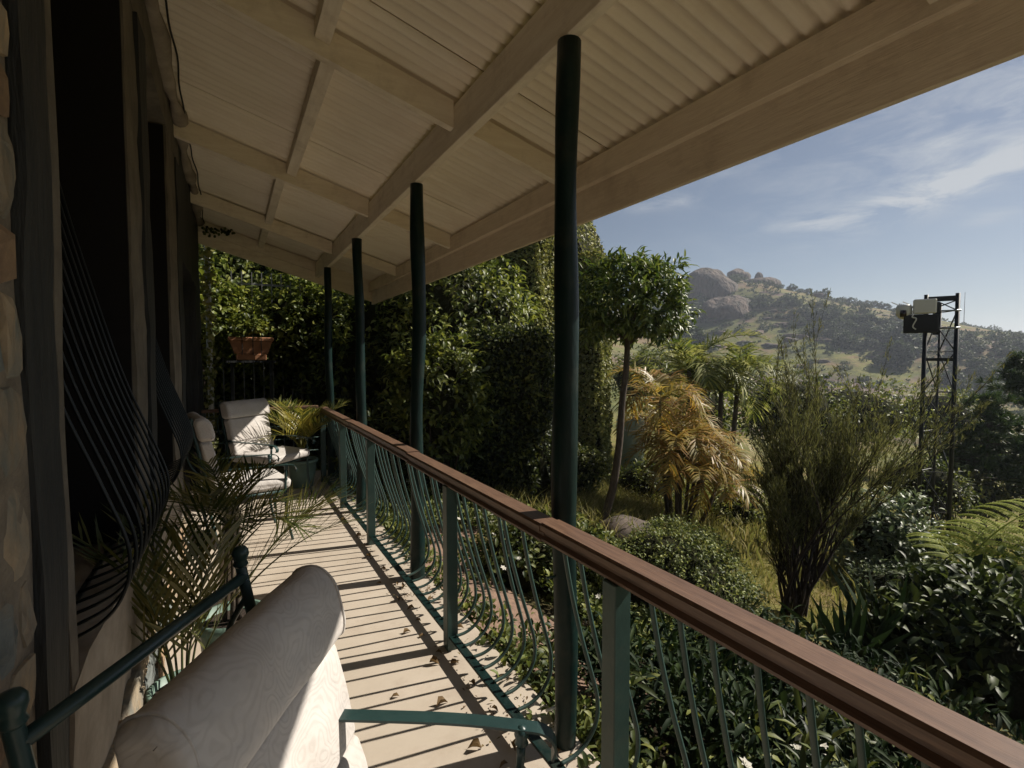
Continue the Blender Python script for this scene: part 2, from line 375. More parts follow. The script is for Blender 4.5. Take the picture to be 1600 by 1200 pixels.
def smooth_path(pts, sub=6):
    P = [Vector(p) for p in pts]; out = []
    for i in range(len(P)-1):
        p0 = P[max(i-1, 0)]; p1 = P[i]; p2 = P[i+1]; p3 = P[min(i+2, len(P)-1)]
        for k in range(sub):
            t_ = k/sub
            out.append(.5*((2*p1)+(p2-p0)*t_+(2*p0-5*p1+4*p2-p3)*t_*t_+(3*p1-p0-3*p2+p3)*t_**3))
    out.append(P[-1]); return out

# ---- numpy value noise
_G = rng.random((64, 64, 64))
def vnoise(P, sc=1.0, oct=3):
    P = np.asarray(P, float)*sc; out = np.zeros(P.shape[0]); amp = .5
    for o in range(oct):
        Q = P*(2**o)+o*17.3; I = np.floor(Q).astype(int); f = Q-I; f = f*f*(3-2*f)
        v = 0
        for dx in (0, 1):
            for dy in (0, 1):
                for dz in (0, 1):
                    w = (f[:, 0] if dx else 1-f[:, 0])*(f[:, 1] if dy else 1-f[:, 1])*(f[:, 2] if dz else 1-f[:, 2])
                    v = v + w*_G[(I[:, 0]+dx) % 64, (I[:, 1]+dy) % 64, (I[:, 2]+dz) % 64]
        out += amp*(v-.5)*2; amp *= .5
    return out
def unit(A): return A/np.maximum(np.linalg.norm(A, axis=1, keepdims=True), 1e-9)
def rdir(n): return unit(rng.normal(size=(n, 3)))

def leaves(P, D, Nn, L, Wd, fold=.25, curl=.15, hi=False):
    """leaf blades: base P, direction D, upper-side Nn, length L, width Wd"""
    n = len(P); D = unit(D); Sd = unit(np.cross(D, Nn)); Nn = np.cross(Sd, D)
    L = np.broadcast_to(np.asarray(L, float), (n,))[:, None]; Wd = np.broadcast_to(np.asarray(Wd, float), (n,))[:, None]
    if not hi:
        mid = P+D*L*.45
        a = mid+Sd*Wd*.5+Nn*Wd*fold; b = mid-Sd*Wd*.5+Nn*Wd*fold; tip = P+D*L-Nn*L*curl
        V = np.stack([P, a, tip, b], 1).reshape(-1, 3)
        i = np.arange(n)[:, None]*4
        F = np.concatenate([i+np.array([[0, 1, 2]]), i+np.array([[0, 2, 3]])])
        return V, F
    p1 = P+D*L*.33+Nn*L*curl*.25; p2 = P+D*L*.68; tip = P+D*L-Nn*L*curl
    V = np.stack([P, p1+Sd*Wd*.45+Nn*Wd*fold, p1-Nn*0, p1-Sd*Wd*.45+Nn*Wd*fold, p2+Sd*Wd*.42+Nn*Wd*fold*.8, p2, p2-Sd*Wd*.42+Nn*Wd*fold*.8, tip], 1).reshape(-1, 3)
    i = np.arange(n)[:, None]*8
    tris = np.array([[0, 1, 2], [0, 2, 3], [1, 4, 5], [1, 5, 2], [2, 5, 6], [2, 6, 3], [4, 7, 5], [5, 7, 6]])
    F = np.concatenate([i+t_[None, :] for t_ in tris])
    return V, F
def ribbons(P, Q, R, w, up=None):
    """thin tapering blades through three points each"""
    n = len(P); d = unit(R-P)
    if up is None: up = rdir(n)
    s = unit(np.cross(d, up)); w = np.broadcast_to(np.asarray(w, float), (n,))[:, None]*.5
    V = np.stack([P-s*w*.6, P+s*w*.6, Q+s*w, Q-s*w, R], 1).reshape(-1, 3)
    i = np.arange(n)[:, None]*5
    F = np.concatenate([i+np.array([[0, 1, 2]]), i+np.array([[0, 2, 3]]), i+np.array([[3, 2, 4]])])
    return V, F
def join(parts):
    Vs = []; Fs = []; k = 0
    for V, F in parts:
        Vs.append(V); Fs.append(F+k); k += len(V)
    return np.concatenate(Vs), np.concatenate(Fs)

def clump_leaves(C, outd, per, spread, L, Wd, hi=False, droop=.2):
    n = len(C)*per
    P0 = np.repeat(C, per, 0)+rng.normal(size=(n, 3))*spread*.35
    O = np.repeat(outd, per, 0)
    D = unit(O*.7+rdir(n)*.9+np.array([0, 0, -droop]))
    N_ = unit(O*.6+np.array([0, 0, .9])+rdir(n)*.5)
    return leaves(P0, D, N_, L*rng.uniform(.7, 1.3, n), Wd*rng.uniform(.7, 1.3, n), hi=hi)
def ellipsoid_clumps(n, R, shell=.55, rough=.18, zlo=-1.):
    d = rdir(int(n*1.6)); d = d[d[:, 2] > zlo][:n]
    rr = (shell+(1-shell)*rng.random(len(d))**.6)
    rr = rr*(1+rough*vnoise(d*2.3+rng.random(3)*20, 1.0, 2)*2)
    return d*rr[:, None]*np.array(R), unit(d/np.array(R))

# ------------------------------------------------------------------ terrain
_ridge = [(600, 440, 250), (800, 470, 280), (940, 492, 300), (1020, 470, 320), (1058, 446, 330), (1100, 436, 335), (1140, 430, 340), (1172, 434, 340), (1200, 455, 342), (1240, 470, 350), (1300, 487, 372),
          (1360, 492, 400), (1420, 505, 440), (1480, 532, 500), (1530, 548, 560), (1620, 549, 680), (1760, 552, 800), (2100, 556, 900)]
RP = []
for u, v, D in _ridge:
    d = Vector(((cR.x*(u-800)/FOC+cF.x), (cR.y*(u-800)/FOC+cF.y), 0)).normalized()
    z = 1.51+(562-v)/math.hypot(FOC, u-800)*D
    RP.append((d.x*D, d.y*D, z))
RP = np.array(RP)
RP2 = np.array([(1100, 700, 24), (1350, 560, 40), (1500, 420, 34), (1600, 200, 44), (1600, -300, 50)], float)
def ridge_h(X, Y, R, k1, sm=14):
    ds_ = []; hs_ = []
    for i in range(len(R)-1):
        a = R[i]; b = R[i+1]; ab = b[:2]-a[:2]; L2 = ab@ab
        t_ = np.clip(((X-a[0])*ab[0]+(Y-a[1])*ab[1])/L2, 0, 1)
        dx = X-(a[0]+t_*ab[0]); dy = Y-(a[1]+t_*ab[1])
        ds_.append(np.sqrt(dx*dx+dy*dy)); hs_.append(a[2]+t_*(b[2]-a[2]))
    dm = np.minimum.reduce(ds_); W_ = 0; H_ = 0
    for d, h in zip(ds_, hs_):
        w = np.exp(-(d-dm)/(6+.06*dm)); W_ = W_+w; H_ = H_+w*h
    return H_/W_-k1*(np.sqrt(dm*dm+sm*sm)-sm)
def terrain(X, Y):
    X = np.asarray(X, float); Y = np.asarray(Y, float)
    d = np.maximum(X-1.3, 0.)
    near = -.22-.19*d+.0012*np.minimum(d, 60)**2
    near = np.maximum(near, -.22-9.0+0*d)
    back = np.maximum(Y-9, 0)
    near = near+.05*back*np.exp(-d/8.)
    P = np.stack([X.ravel(), Y.ravel(), 0*X.ravel()], 1)
    rr = np.hypot(X, Y)
    near = near + (vnoise(P, .35, 3).reshape(X.shape)*.10+vnoise(P, .05, 3).reshape(X.shape)*1.2*np.clip((rr-15)/40, 0, 1))*np.clip((X-1.2)/1.5, 0, 1)
    hill = ridge_h(X, Y, RP, .30) + vnoise(P, .018, 4).reshape(X.shape)*4.0*np.clip((rr-70)/150, 0, 1)*np.clip(1.15-np.abs(rr-330)/700, .3, 1)
    hill2 = ridge_h(X, Y, RP2, .12, sm=60)
    h = np.maximum(hill, hill2)
    # smooth max of hill and near ground
    k = 5.0
    t_ = np.clip(.5+.5*(h-near)/k, 0, 1)
    out = near*(1-t_)+h*t_+k*t_*(1-t_)
    mask = np.clip((rr-25)/40, 0, 1)
    return near*(1-mask)+out*mask
def gz(x, y): return float(terrain(np.array([x]), np.array([y]))[0])
def hit(u, v, far=700):
    """survey helper: where the sight line of a photograph pixel meets the ground"""
    d = ray(u, v); t0 = 1.5*1.004**np.arange(0, 1600); t0 = t0[t0 < far]
    X = EYE.x+d.x*t0; Y = EYE.y+d.y*t0; Z = EYE.z+d.z*t0
    k = np.nonzero(terrain(X, Y) > Z)[0]
    if len(k) == 0: return None
    k = k[0]; return (float(X[k]), float(Y[k]), float(terrain(X[k:k+1], Y[k:k+1])[0]), float(t0[k]))
def spacing(lo, hi, c, s, n):
    a = np.arcsinh((lo-c)/s); b = np.arcsinh((hi-c)/s)
    return c+s*np.sinh(np.linspace(a, b, n))
gx = spacing(-300, 2300, 6, 9, 300); gy = spacing(-1200, 2300, 6, 9, 330)
GX, GY = np.meshgrid(gx, gy, indexing='ij'); GZ = terrain(GX, GY)
sl = (GX < 1.22) & (GY < 8.0) & (GY > -2)
GZ[sl] = -.35
GZ[(GX < -.6)] = -.35 + 0*GZ[(GX < -.6)]
V = np.stack([GX.ravel(), GY.ravel(), GZ.ravel()], 1)
ni, nj = GX.shape
I = (np.arange(ni-1)[:, None]*nj+np.arange(nj-1)[None, :]).ravel()
F = np.stack([I, I+nj, I+nj+1, I+1], 1)
# ground material: soil and dry grass close by, pasture, bare earth and slab rock on the hill
m, t, b = new_mat('ground_cover'); N = t.nodes.new; L = t.links.new
co = N('ShaderNodeTexCoord')
def gn(sc, det=8, rough=.6, st=(1, 1, 1)):
    mpn = N('ShaderNodeMapping'); mpn.inputs['Scale'].default_value = st; L(co.outputs['Object'], mpn.inputs[0])
    n = N('ShaderNodeTexNoise'); n.inputs['Scale'].default_value = sc; n.inputs['Detail'].default_value = det; n.inputs['Roughness'].default_value = rough
    L(mpn.outputs[0], n.inputs['Vector']); return n.outputs[0]
def gramp(fac, stops):
    r = N('ShaderNodeValToRGB'); el = r.color_ramp.elements
    while len(el) < len(stops): el.new(.5)
    for i, (p, c) in enumerate(stops): el[i].position = p; el[i].color = (*c, 1)
    L(fac, r.inputs[0]); return r.outputs[0]
def gmix(f, a, c):
    x = N('ShaderNodeMix'); x.data_type = 'RGBA'; L(f, x.inputs[0]); L(a, x.inputs[6]); L(c, x.inputs[7]); return x.outputs[2]
def grange(f, a, c, d=0., e=1.):
    x = N('ShaderNodeMapRange'); x.inputs[1].default_value = a; x.inputs[2].default_value = c; x.inputs[3].default_value = d; x.inputs[4].default_value = e; L(f, x.inputs[0]); return x.outputs[0]
pasture = gramp(gn(.035, 12, .75), [(.30, (.05, .065, .022)), (.42, (.11, .125, .04)), (.5, (.17, .165, .055)), (.58, (.21, .145, .085)), (.68, (.10, .10, .04))])
rockc = gramp(gn(.05, 10, .7, (1, 1, .4)), [(.35, (.09, .07, .06)), (.6, (.20, .14, .115))])
hillc = gmix(grange(gn(.016, 10, .75), .50, .56), pasture, rockc)
dark = gramp(gn(.3, 6, .7), [(.4, (.05, .06, .025)), (.6, (.09, .095, .035))])
hillc = gmix(grange(gn(.06, 10, .8), .50, .58, 0, .85), hillc, dark)
nearc = gramp(gn(.9, 10, .7), [(.35, (.11, .12, .035)), (.5, (.20, .185, .06)), (.62, (.24, .17, .09)), (.75, (.17, .11, .07))])
sx = N('ShaderNodeVectorMath'); sx.operation = 'LENGTH'; L(co.outputs['Object'], sx.inputs[0])
soil = gramp(gn(3, 8, .7), [(.4, (.025, .02, .013)), (.65, (.07, .052, .034))])
nearc = gmix(grange(sx.outputs['Value'], 3.6, 4.6), soil, nearc)
gc = gmix(grange(sx.outputs['Value'], 18, 60), nearc, hillc)
L(gc, b.inputs['Base Color']); b.inputs['Roughness'].default_value = .95; b.inputs['Specular IOR Level'].default_value = .1
bp = N('ShaderNodeBump'); bp.inputs['Strength'].default_value = .8; bp.inputs['Distance'].default_value = .4
L(gn(.6, 10, .75), bp.inputs['Height']); L(bp.outputs[0], b.inputs['Normal'])
MT['ground'] = m
g = obj('ground', V, F, MT['ground'], smooth=True); tag(g, kind='structure')

# ------------------------------------------------------------------ veranda shell
WX = -.33                       # wall face
def zs(x): return 2.905-.285*(x-1.12)    # underside of the roof sheets
fl = MB().box(WX-.4, 1.19, -6.0, 7.35, -.35, 0, bev=.012)
tag(fl.obj('veranda_floor', MT['floor']), kind='structure')

roof = thing('veranda_roof', 'lean-to veranda roof of cream painted corrugated iron on timber rafters', 'roof', (0, 0, 0))
# sheets
def sheet(y0, y1, dz0, dz1):
    ys = np.arange(y0, y1+.001, .076/8); xs = np.array([-.36, .4, 1.2, 1.97])
    nx, ny = len(xs), len(ys); V = []
    for x in xs:
        for y in ys:
            w = .0155*math.cos(2*math.pi*y/.076)
            V.append((x, y, zs(x)+.0195+w+dz0+(dz1-dz0)*(y-y0)/(y1-y0)))
    n0 = len(V)
    V += [(a, b_, c+.0015) for a, b_, c in V]
    F = []
    for i in range(nx-1):
        for j in range(ny-1):
            k = i*ny+j; F.append((k, k+1, k+ny+1, k+ny)); F.append((n0+k, n0+k+ny, n0+k+ny+1, n0+k+1))
    for i in range(nx-1):
        for j in (0, ny-1):
            k = i*ny+j; F.append((k, k+ny, n0+k+ny, n0+k))
    return V, F
yy = -2.686; si = 0
while yy < 7.87:
    w_ = .076*11
    V, F = sheet(yy, min(yy+w_+.04, 7.878), .002+.010*(si % 2), .014-.004*(si % 2))
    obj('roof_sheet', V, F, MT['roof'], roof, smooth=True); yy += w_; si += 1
V = [(-.36, -2, zs(-.36)+.07), (1.97, -2, zs(1.97)+.07), (1.97, 7.93, zs(1.97)+.07), (-.36, 7.93, zs(-.36)+.07)]  # added dark sheet above the iron; stops sky light leaking through laps
V += [(a, b_, c+.01) for a, b_, c in V]
obj('sky_leak_blocker', V, [(3, 2, 1, 0), (4, 5, 6, 7), (0, 1, 5, 4), (1, 2, 6, 5), (2, 3, 7, 6), (3, 0, 4, 7)], MT['under'], roof)
def slope_box(x0, x1, y0, y1, top, depth):
    V = []
    for x in (x0, x1):
        for (y, z) in ((y0, zs(x)-top-depth), (y1, zs(x)-top-depth), (y1, zs(x)-top), (y0, zs(x)-top)): V.append((x, y, z))
    return V, [(0, 1, 2, 3), (7, 6, 5, 4), (0, 4, 5, 1), (1, 5, 6, 2), (2, 6, 7, 3), (3, 7, 4, 0)]
RY = [-1.15, .76, 2.67, 4.62, 6.45]
for y in RY:
    for (a, b_) in ((WX+.002, 1.093), (1.147, 1.856)):
        V, F = slope_box(a, b_, y-.025, y+.025, .001, .145 if a < 0 else .125)
        obj('rafter', V, F, MT['rafter'], roof)
# central beam, two lengths scarfed
for (a, b_, dx) in ((-2, 3.9, 0), (3.902, 7.85, .002)):
    MB().box(1.095+dx, 1.145+dx, a, b_, 2.685, zs(1.145)-.008, bev=.004).obj('beam', MT['beam'], roof)
MB().box(1.858, 1.902, -2, 7.88, 2.535, zs(1.902)-.010, bev=.003).obj('eave_beam', MT['fascia'], roof)
MB().box(1.904, 1.93, -2, 7.9, 2.345, zs(1.93)-.001, bev=.003).obj('fascia_board', MT['fascia'], roof)
MB().box(1.934, 1.985, -2, 7.95, 2.60, 2.665, bev=.004).obj('gutter', MT['under'], roof)
# gable-end board, hung under the sheets
V, F = slope_box(WX, 1.902, 7.882, 7.92, -.09, .38); obj('gable_board', V, F, MT['rafter'], roof)
V, F = slope_box(WX+.01, 1.092, 7.84, 7.88, .0, .14); obj('gable_batten', V, F, MT['rafter'], roof)
for i, (a, b_) in enumerate(zip(RY[:-1], RY[1:])):
    xx = (.44, .42, .47, .41)[i]
    V, F = slope_box(xx-.034, xx+.034, a+.027, b_-.027, .002 if i % 2 else .004, .075); obj('nogging', V, F, MT['beam'], roof)
V, F = slope_box(.40-.034, .40+.034, 6.478, 7.838, .003, .075); obj('nogging', V, F, MT['beam'], roof)

# posts
def pole(y, bend, lab, x=1.12):
    t_ = thing('veranda_pole', lab, 'post', (x, y, -.3), 0, 'round green poles under the veranda beam')
    n = 26; pts = []; rs = []
    for i in range(n):
        z = 2.984*i/(n-1)
        pts.append((bend*math.sin(z*1.9+y)*.012+.006*math.sin(z*5+y*3), bend*.010*math.cos(z*2.3+y), z))
        rs.append(.0475+.003*math.sin(z*3.1+y*2)+.002*math.sin(z*9+y)-.0025*z/2.9)
    MB().tube(pts, rs, 20).obj('shaft', MT['pole'], t_, smooth=True)
    # small steel strap with bolts where the railing is tied in
    MB().tube([(-.045, 0, .46), (-.085, 0, .46)], .006, 8).obj('fixing_bolt', MT['white'], t_, smooth=True)
    MB().tube([(-.045, 0, .98), (-.085, 0, .98)], .005, 8).obj('fixing_bolt', MT['green'], t_, smooth=True)
pole(1.61, .2, 'nearest and thickest round dark green veranda pole, right beside the handrail joint')
pole(3.38, .9, 'slightly crooked green pole, second from the camera along the railing')
pole(5.15, .6, 'thin looking green pole, third from the camera along the railing')
pole(6.92, .7, 'farthest green pole at the corner where the handrail ends')

# railing
rl = thing('veranda_railing', 'long green belly-bar railing with brown wooden handrail along the garden edge', 'railing', (1.0, 0, 0))
joints = [-1.2, 1.53, 3.12, 4.9, 6.72]
for i, (a, b_) in enumerate(zip(joints[:-1], joints[1:])):
    dz = (0, -.004, .002, -.003)[i]; dx = (.0, -.002, .002, 0)[i]
    # moulded profile of the handrail
    prof = [(-.046, .903), (-.046, .921), (-.038, .929), (.036, .929), (.044, .921), (.044, .903), (.032, .893), (.032, .882), (.038, .876), (.038, .864), (-.040, .864), (-.040, .872), (-.026, .882), (-.026, .893)]
    n = len(prof); V = [(x+dx, y, z+dz) for y in (a+.001, b_-.001) for x, z in prof]
    F = [(k, (k+1) % n, n+(k+1) % n, n+k) for k in range(n)]+[tuple(range(n-1, -1, -1)), tuple(range(n, 2*n))]
    obj('handrail', V, F, MT['rail'], rl)
pm = MB().box(-.030, .030, -.030, .030, 0, .862, bev=.003).mesh('rail_post', MT['green'])
PY = [-.55, 1.145, 2.45, 4.18, 5.36, 6.62]
for y in PY: link('rail_post', pm, rl, (-.02, y, 0))
MB().box(-.040, .002, -1.2, 6.72, .066, .078, bev=.001).obj('bottom_rail', MT['pole'], rl)
path = smooth_path([(-.005, 0, .863), (.028, 0, .70), (.075, 0, .52), (.125, 0, .36), (.148, 0, .27), (.145, 0, .19), (.105, 0, .125), (.05, 0, .092), (-.01, 0, .084)], 5)
bm_ = MB().tube(path, .0078, 6).mesh('baluster', MT['green'], True)
y = -1.1
while y < 6.7:
    y += .106
    if any(abs(y-p) < .045 for p in PY) or any(abs(y-p) < .06 for p in (1.61, 3.38, 5.15)) or y > 6.7: continue
    o = link('baluster', bm_, rl, (random.uniform(-.002, .002), y, 0)); o.rotation_euler = (random.uniform(-.035, .035), 0, random.uniform(-.12, .12))
er = thing('end_railing', 'short railing with wooden rail and thin horizontal bars closing the far end', 'railing', (.1, 6.78, 0))
MB().box(-.40, .85, -.04, .035, .905, .94, bev=.005).obj('handrail', MT['rail'], er)
for z in (.22, .38, .54, .70, .84): MB().tube([(-.4, 0, z), (.85, 0, z)], .006, 6).obj('bar', MT['green'], er, smooth=True)
for x in (-.38, .25): MB().box(x-.02, x+.02, -.02, .02, 0, .903, bev=.002).obj('rail_post', MT['green'], er)

# ------------------------------------------------------------------ house wall
wall = thing('house_wall', 'thick plaster and stone house wall along the left of the veranda', 'wall', (WX, 0, 0))
def lump_box(x0, x1, y0, y1, z0, z1, amp=.012, res=.09, seed=0, sc=4):
    """plaster mass with uneven faces and softened arrises (front face at x1)"""
    ny = max(2, int((y1-y0)/res)); nz_ = max(2, int((z1-z0)/res)); nx_ = max(2, int((x1-x0)/res))
    r = .025; V = []; F = []
    def grid(o, du, dv, a, b_):
        k = len(V)
        for i in range(a+1):
            for j in range(b_+1): V.append(tuple(np.array(o)+np.array(du)*i/a+np.array(dv)*j/b_))
        for i in range(a):
            for j in range(b_): F.append((k+i*(b_+1)+j, k+(i+1)*(b_+1)+j, k+(i+1)*(b_+1)+j+1, k+i*(b_+1)+j+1))
    grid((x1, y0, z0), (0, y1-y0, 0), (0, 0, z1-z0), ny, nz_)
    grid((x0, y0, z0), (x1-x0, 0, 0), (0, 0, z1-z0), nx_, nz_)
    grid((x1, y1, z0), (x0-x1, 0, 0), (0, 0, z1-z0), nx_, nz_)
    grid((x0, y0, z1), (x1-x0, 0, 0), (0, y1-y0, 0), nx_, ny)
    grid((x0, y1, z0), (x1-x0, 0, 0), (0, y0-y1, 0), nx_, ny)
    grid((x0, y1, z0), (0, y0-y1, 0), (0, 0, z1-z0), ny, nz_)
    A = np.array(V)
    A2 = A+seed*3.7
    A[:, 0] += vnoise(A2, sc, 3)*amp; A[:, 1] += vnoise(A2+50, sc, 3)*amp; A[:, 2] += vnoise(A2+90, sc, 3)*amp*.3
    return A, F
def lump(name, x0, x1, y0, y1, z0, z1, mat, parent=wall, **k):
    A, F = lump_box(x0, x1, y0, y1, z0, z1, **k); return obj(name, A, F, mat, parent, smooth=True)
TOP = zs(WX)+.02; OT = 3.02
lump('mortar_bed', -.42, -.010, -2, 1.272, -.02, TOP, MT['mortar'], seed=1)
lump('lintel', -.42, .0, 1.268, 4.99, OT, TOP, MT['plastershade'], seed=2, amp=.02)
lump('pier', -.42, -.002, 2.53, 3.03, -.02, OT, MT['plastershade'], seed=3, amp=.02)
lump('pier', -.42, .0, 4.03, 4.98, -.02, OT, MT['plastershade'], seed=4, amp=.02)
lump('sill_wall', -.42, .006, 1.435, 2.53, -.02, .78, MT['plaster'], seed=5, amp=.03, sc=3)
lump('sill_wall', -.42, .006, 3.03, 4.03, -.02, .78, MT['plaster'], seed=6, amp=.03, sc=3)
lump('lintel', -.42, .0, 4.982, 7.9, 2.35, TOP, MT['darktimber_shade'], seed=7, amp=.02)  # dark material here paints the shade on the far wall end
lump('pier', -.42, .0, 6.9, 7.9, -.02, 2.35, MT['darktimber_shade'], seed=8, amp=.02)  # end pier darkened the same way, shade put into its colour
lump('timber_post', -.10, .004, 1.274, 1.43, -.01, OT, MT['darktimber_shade'], seed=9, amp=.02, sc=2.5)
lump('opening_edge', -.16, .004, 1.431, 1.49, .78, OT, MT['plastershade'], seed=10, amp=.008)
for (a, b_) in ((2.512, 2.528), (4.012, 4.028)): lump('added_dark_sheet', -.40, -.014, a, b_, .79, OT-.01, MT['interior'], seed=19, amp=.004)  # near-black sheets added over the far reveals to blacken them
lump('timber_post', -.06, .010, 2.80, 3.02, .02, OT, MT['darktimber_shade'], seed=23, amp=.02, sc=2.5)
lump('timber_post', -.06, .010, 4.62, 4.96, .02, OT, MT['darktimber_shade'], seed=29, amp=.02, sc=2.5)
# lumpy plaster bead under the roof and the loose cable hanging along it
pts = [(.03+.012*math.sin(y*3.1), y, zs(WX+.03)-.035+.018*math.sin(y*4.3)) for y in np.arange(-1.9, 7.85, .12)]
rs = [.045+.015*math.sin(y*5.7)+.008*math.sin(y*13) for y in np.arange(-1.9, 7.85, .12)]
MB().tube(pts, rs, 10).obj('plaster_bead', MT['plaster'], wall, smooth=True)
cb = MB().tube([(WX+.085+.010*math.sin(y*2.3)+.006*math.sin(y*9), y, zs(WX+.085)-.022+.012*math.sin(y*3.7)) for y in np.arange(-1.5, 7.8, .09)], .0055, 6).obj('cable', MT['black'], smooth=True)
tag(cb, 'thin black cable running along the top of the wall under the roof sheets', 'cable')
# stones of the rubble masonry
def stone(y0, y1, z0, z1, xf=0.0, k=0):
    cy, cz = (y0+y1)/2, (z0+z1)/2; n = 9; V = []; F = []
    rj = [random.uniform(.93, 1.09) for _ in range(n)]
    for lay, (s_, dx) in enumerate(((1.0, -.045), (1.0, -.008), (.93, .001), (.6, .005))):
        for i in range(n):
            a = 2*math.pi*i/n; ca, sa = math.cos(a), math.sin(a)
            p = 4.5; q = (abs(ca)**p+abs(sa)**p)**(-1/p)
            V.append((xf+dx+random.uniform(-.005, .005), cy+(y1-y0)*.5*q*ca*s_*rj[i], cz+(z1-z0)*.5*q*sa*s_*rj[i]))
    for l in range(3):
        for i in range(n): F.append((l*n+i, l*n+(i+1) % n, (l+1)*n+(i+1) % n, (l+1)*n+i))
    F.append(tuple(range(3*n, 4*n)))
    o = obj('stone', V, F, MT[random.choice(('stone', 'stone', 'stone_grey', 'stone_ochre'))], wall)
def rubble(y0, y1, z0, z1, xf, w=.19, h=.24):
    z = z0
    while z < z1-.05:
        hh = random.uniform(.7, 1.3)*h; hh = min(hh, z1-z); y = y0-random.random()*.05
        while y < y1-.04:
            ww = min(random.uniform(.7, 1.4)*w, y1-y)
            if y1-(y+ww) < .07: ww = y1-y
            stone(y+.006, y+ww-.006, z+.006, z+hh-.006, xf); y += ww
        z += hh
rubble(.35, 1.27, .0, 3.2, -.008, w=.15, h=.15)
rubble(1.62, 2.90, .0, .43, .022, w=.24, h=.16)
rubble(3.2, 4.9, .0, .35, .016, w=.26, h=.17)
# windows: recessed frame, glass, dark room behind
def window(y0, y1, z0, z1):
    f = thing('window', None, None, (-.33, 0, 0)); f.parent = wall
    del_keys = [k for k in ('label', 'category', 'group') if k in f]
    q = MB()
    for (a, b_, c, d) in ((y0, y0+.05, z0, z1), (y1-.05, y1, z0, z1), (y0+.05, y1-.05, z0, z0+.05), (y0+.05, y1-.05, z1-.05, z1), ((y0+y1)/2-.02, (y0+y1)/2+.02, z0+.05, z1-.05), (y0+.05, (y0+y1)/2-.02, 1.9, 1.93), ((y0+y1)/2+.02, y1-.05, 1.9, 1.93)):
        q.box(-.03, .03, a, b_, c, d)
    q.obj('frame', MT['frame'], f)
    MB().box(-.006, .0, y0+.02, y1-.02, z0+.02, z1-.02).obj('pane', MT['glass'], f)
window(1.50, 2.525, .79, OT); window(3.035, 4.025, .79, OT); window(5.0, 6.9, .0, 2.35)  # last opening is added; the far wall there merely lies in shade
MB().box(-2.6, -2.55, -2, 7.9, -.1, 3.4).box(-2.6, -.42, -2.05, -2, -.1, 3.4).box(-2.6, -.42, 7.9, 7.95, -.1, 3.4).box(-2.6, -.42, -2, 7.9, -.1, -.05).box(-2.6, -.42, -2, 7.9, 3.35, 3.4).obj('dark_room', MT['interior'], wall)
# belly-shaped window bars
def guard(y0, y1, n, lab):
    gg = thing('window_guard', lab, 'window guard', (WX, 0, 0), 0, 'belly-shaped window guards')
    p = smooth_path([(-.29, 0, 2.6), (-.20, 0, 2.13), (-.12, 0, 1.78), (-.035, 0, 1.45), (.05, 0, 1.20), (.098, 0, 1.04), (.085, 0, .93), (.03, 0, .86), (-.08, 0, .82)], 6)
    me = MB().tube(p, .0065, 6).mesh('bar', MT['blackpaint'], True)
    me2 = MB().tube(p, .0048, 6).mesh('bar', MT['blackpaint'], True)
    for i in range(n): link('bar', me2, gg, (0, y0+(y1-y0)*i/(n-1), 0))
    MB().tube([(-.285, y0-.02, 2.58), (-.285, y1+.02, 2.58)], .008, 6).obj('cross_bar', MT['blackpaint'], gg)
    MB().tube([(-.08, y0-.02, .81), (-.08, y1+.02, .81)], .008, 6).obj('cross_bar', MT['blackpaint'], gg)
guard(1.56, 2.47, 11, 'green belly-shaped bars bulging out of the nearest window opening')
guard(3.09, 3.97, 11, 'green belly-shaped bars bulging out of the farther window opening')
# white downpipe at the end of the wall
dp = tag(MB().tube([(WX+.09, 8.02, -.1), (WX+.09, 8.02, 3.05)], .035, 14).obj('downpipe', MT['bone'], smooth=True), 'white downpipe overgrown with ivy at the far end of the wall', 'pipe')

# ------------------------------------------------------------------ chairs
def cushion(prof, y0, y1, er=.03, ny=16, sag=0., crease=None, closed=True):
    """closed side profile [(x,z)] swept along y, ends rounded by insetting"""
    P = [Vector((x, z)) for x, z in prof]; n = len(P)
    nr = []
    for i in range(n):
        tn = (P[(i+1) % n]-P[i-1]).normalized(); nr.append(Vector((tn.y, -tn.x)))
    c = sum(P, Vector((0, 0)))/n
    sgn = 1 if sum((P[i]-c).dot(nr[i]) for i in range(n)) > 0 else -1
    ys = []
    for i in range(5): a = math.pi/2*i/4; ys.append((y0+er*(1-math.sin(a)), er*(1-math.cos(math.pi/2-a))))
    mid = [(y0+er+(y1-y0-2*er)*i/(ny), 0) for i in range(1, ny)]
    ys = ys and [(y0+er*(1-math.cos(math.pi/2*i/5)), er*(1-math.sin(math.pi/2*i/5))) for i in range(6)]+mid+[(y1-er*(1-math.cos(math.pi/2*i/5)), er*(1-math.sin(math.pi/2*i/5))) for i in range(5, -1, -1)]
    V = []; F = []
    for k, (y, ins) in enumerate(ys):
        for i in range(n):
            q = P[i]-nr[i]*sgn*ins
            V.append((q.x, y, q.y))
    m_ = len(ys)
    for k in range(m_-1):
        for i in range(n): F.append((k*n+i, k*n+(i+1) % n, (k+1)*n+(i+1) % n, (k+1)*n+i))
    F.append(tuple(range(n-1, -1, -1))); F.append(tuple((m_-1)*n+i for i in range(n)))
    A = np.array(V); A += np.stack([vnoise(A+3, 7, 2), vnoise(A+9, 7, 2), vnoise(A+31, 7, 2)], 1)*.006
    return A, F
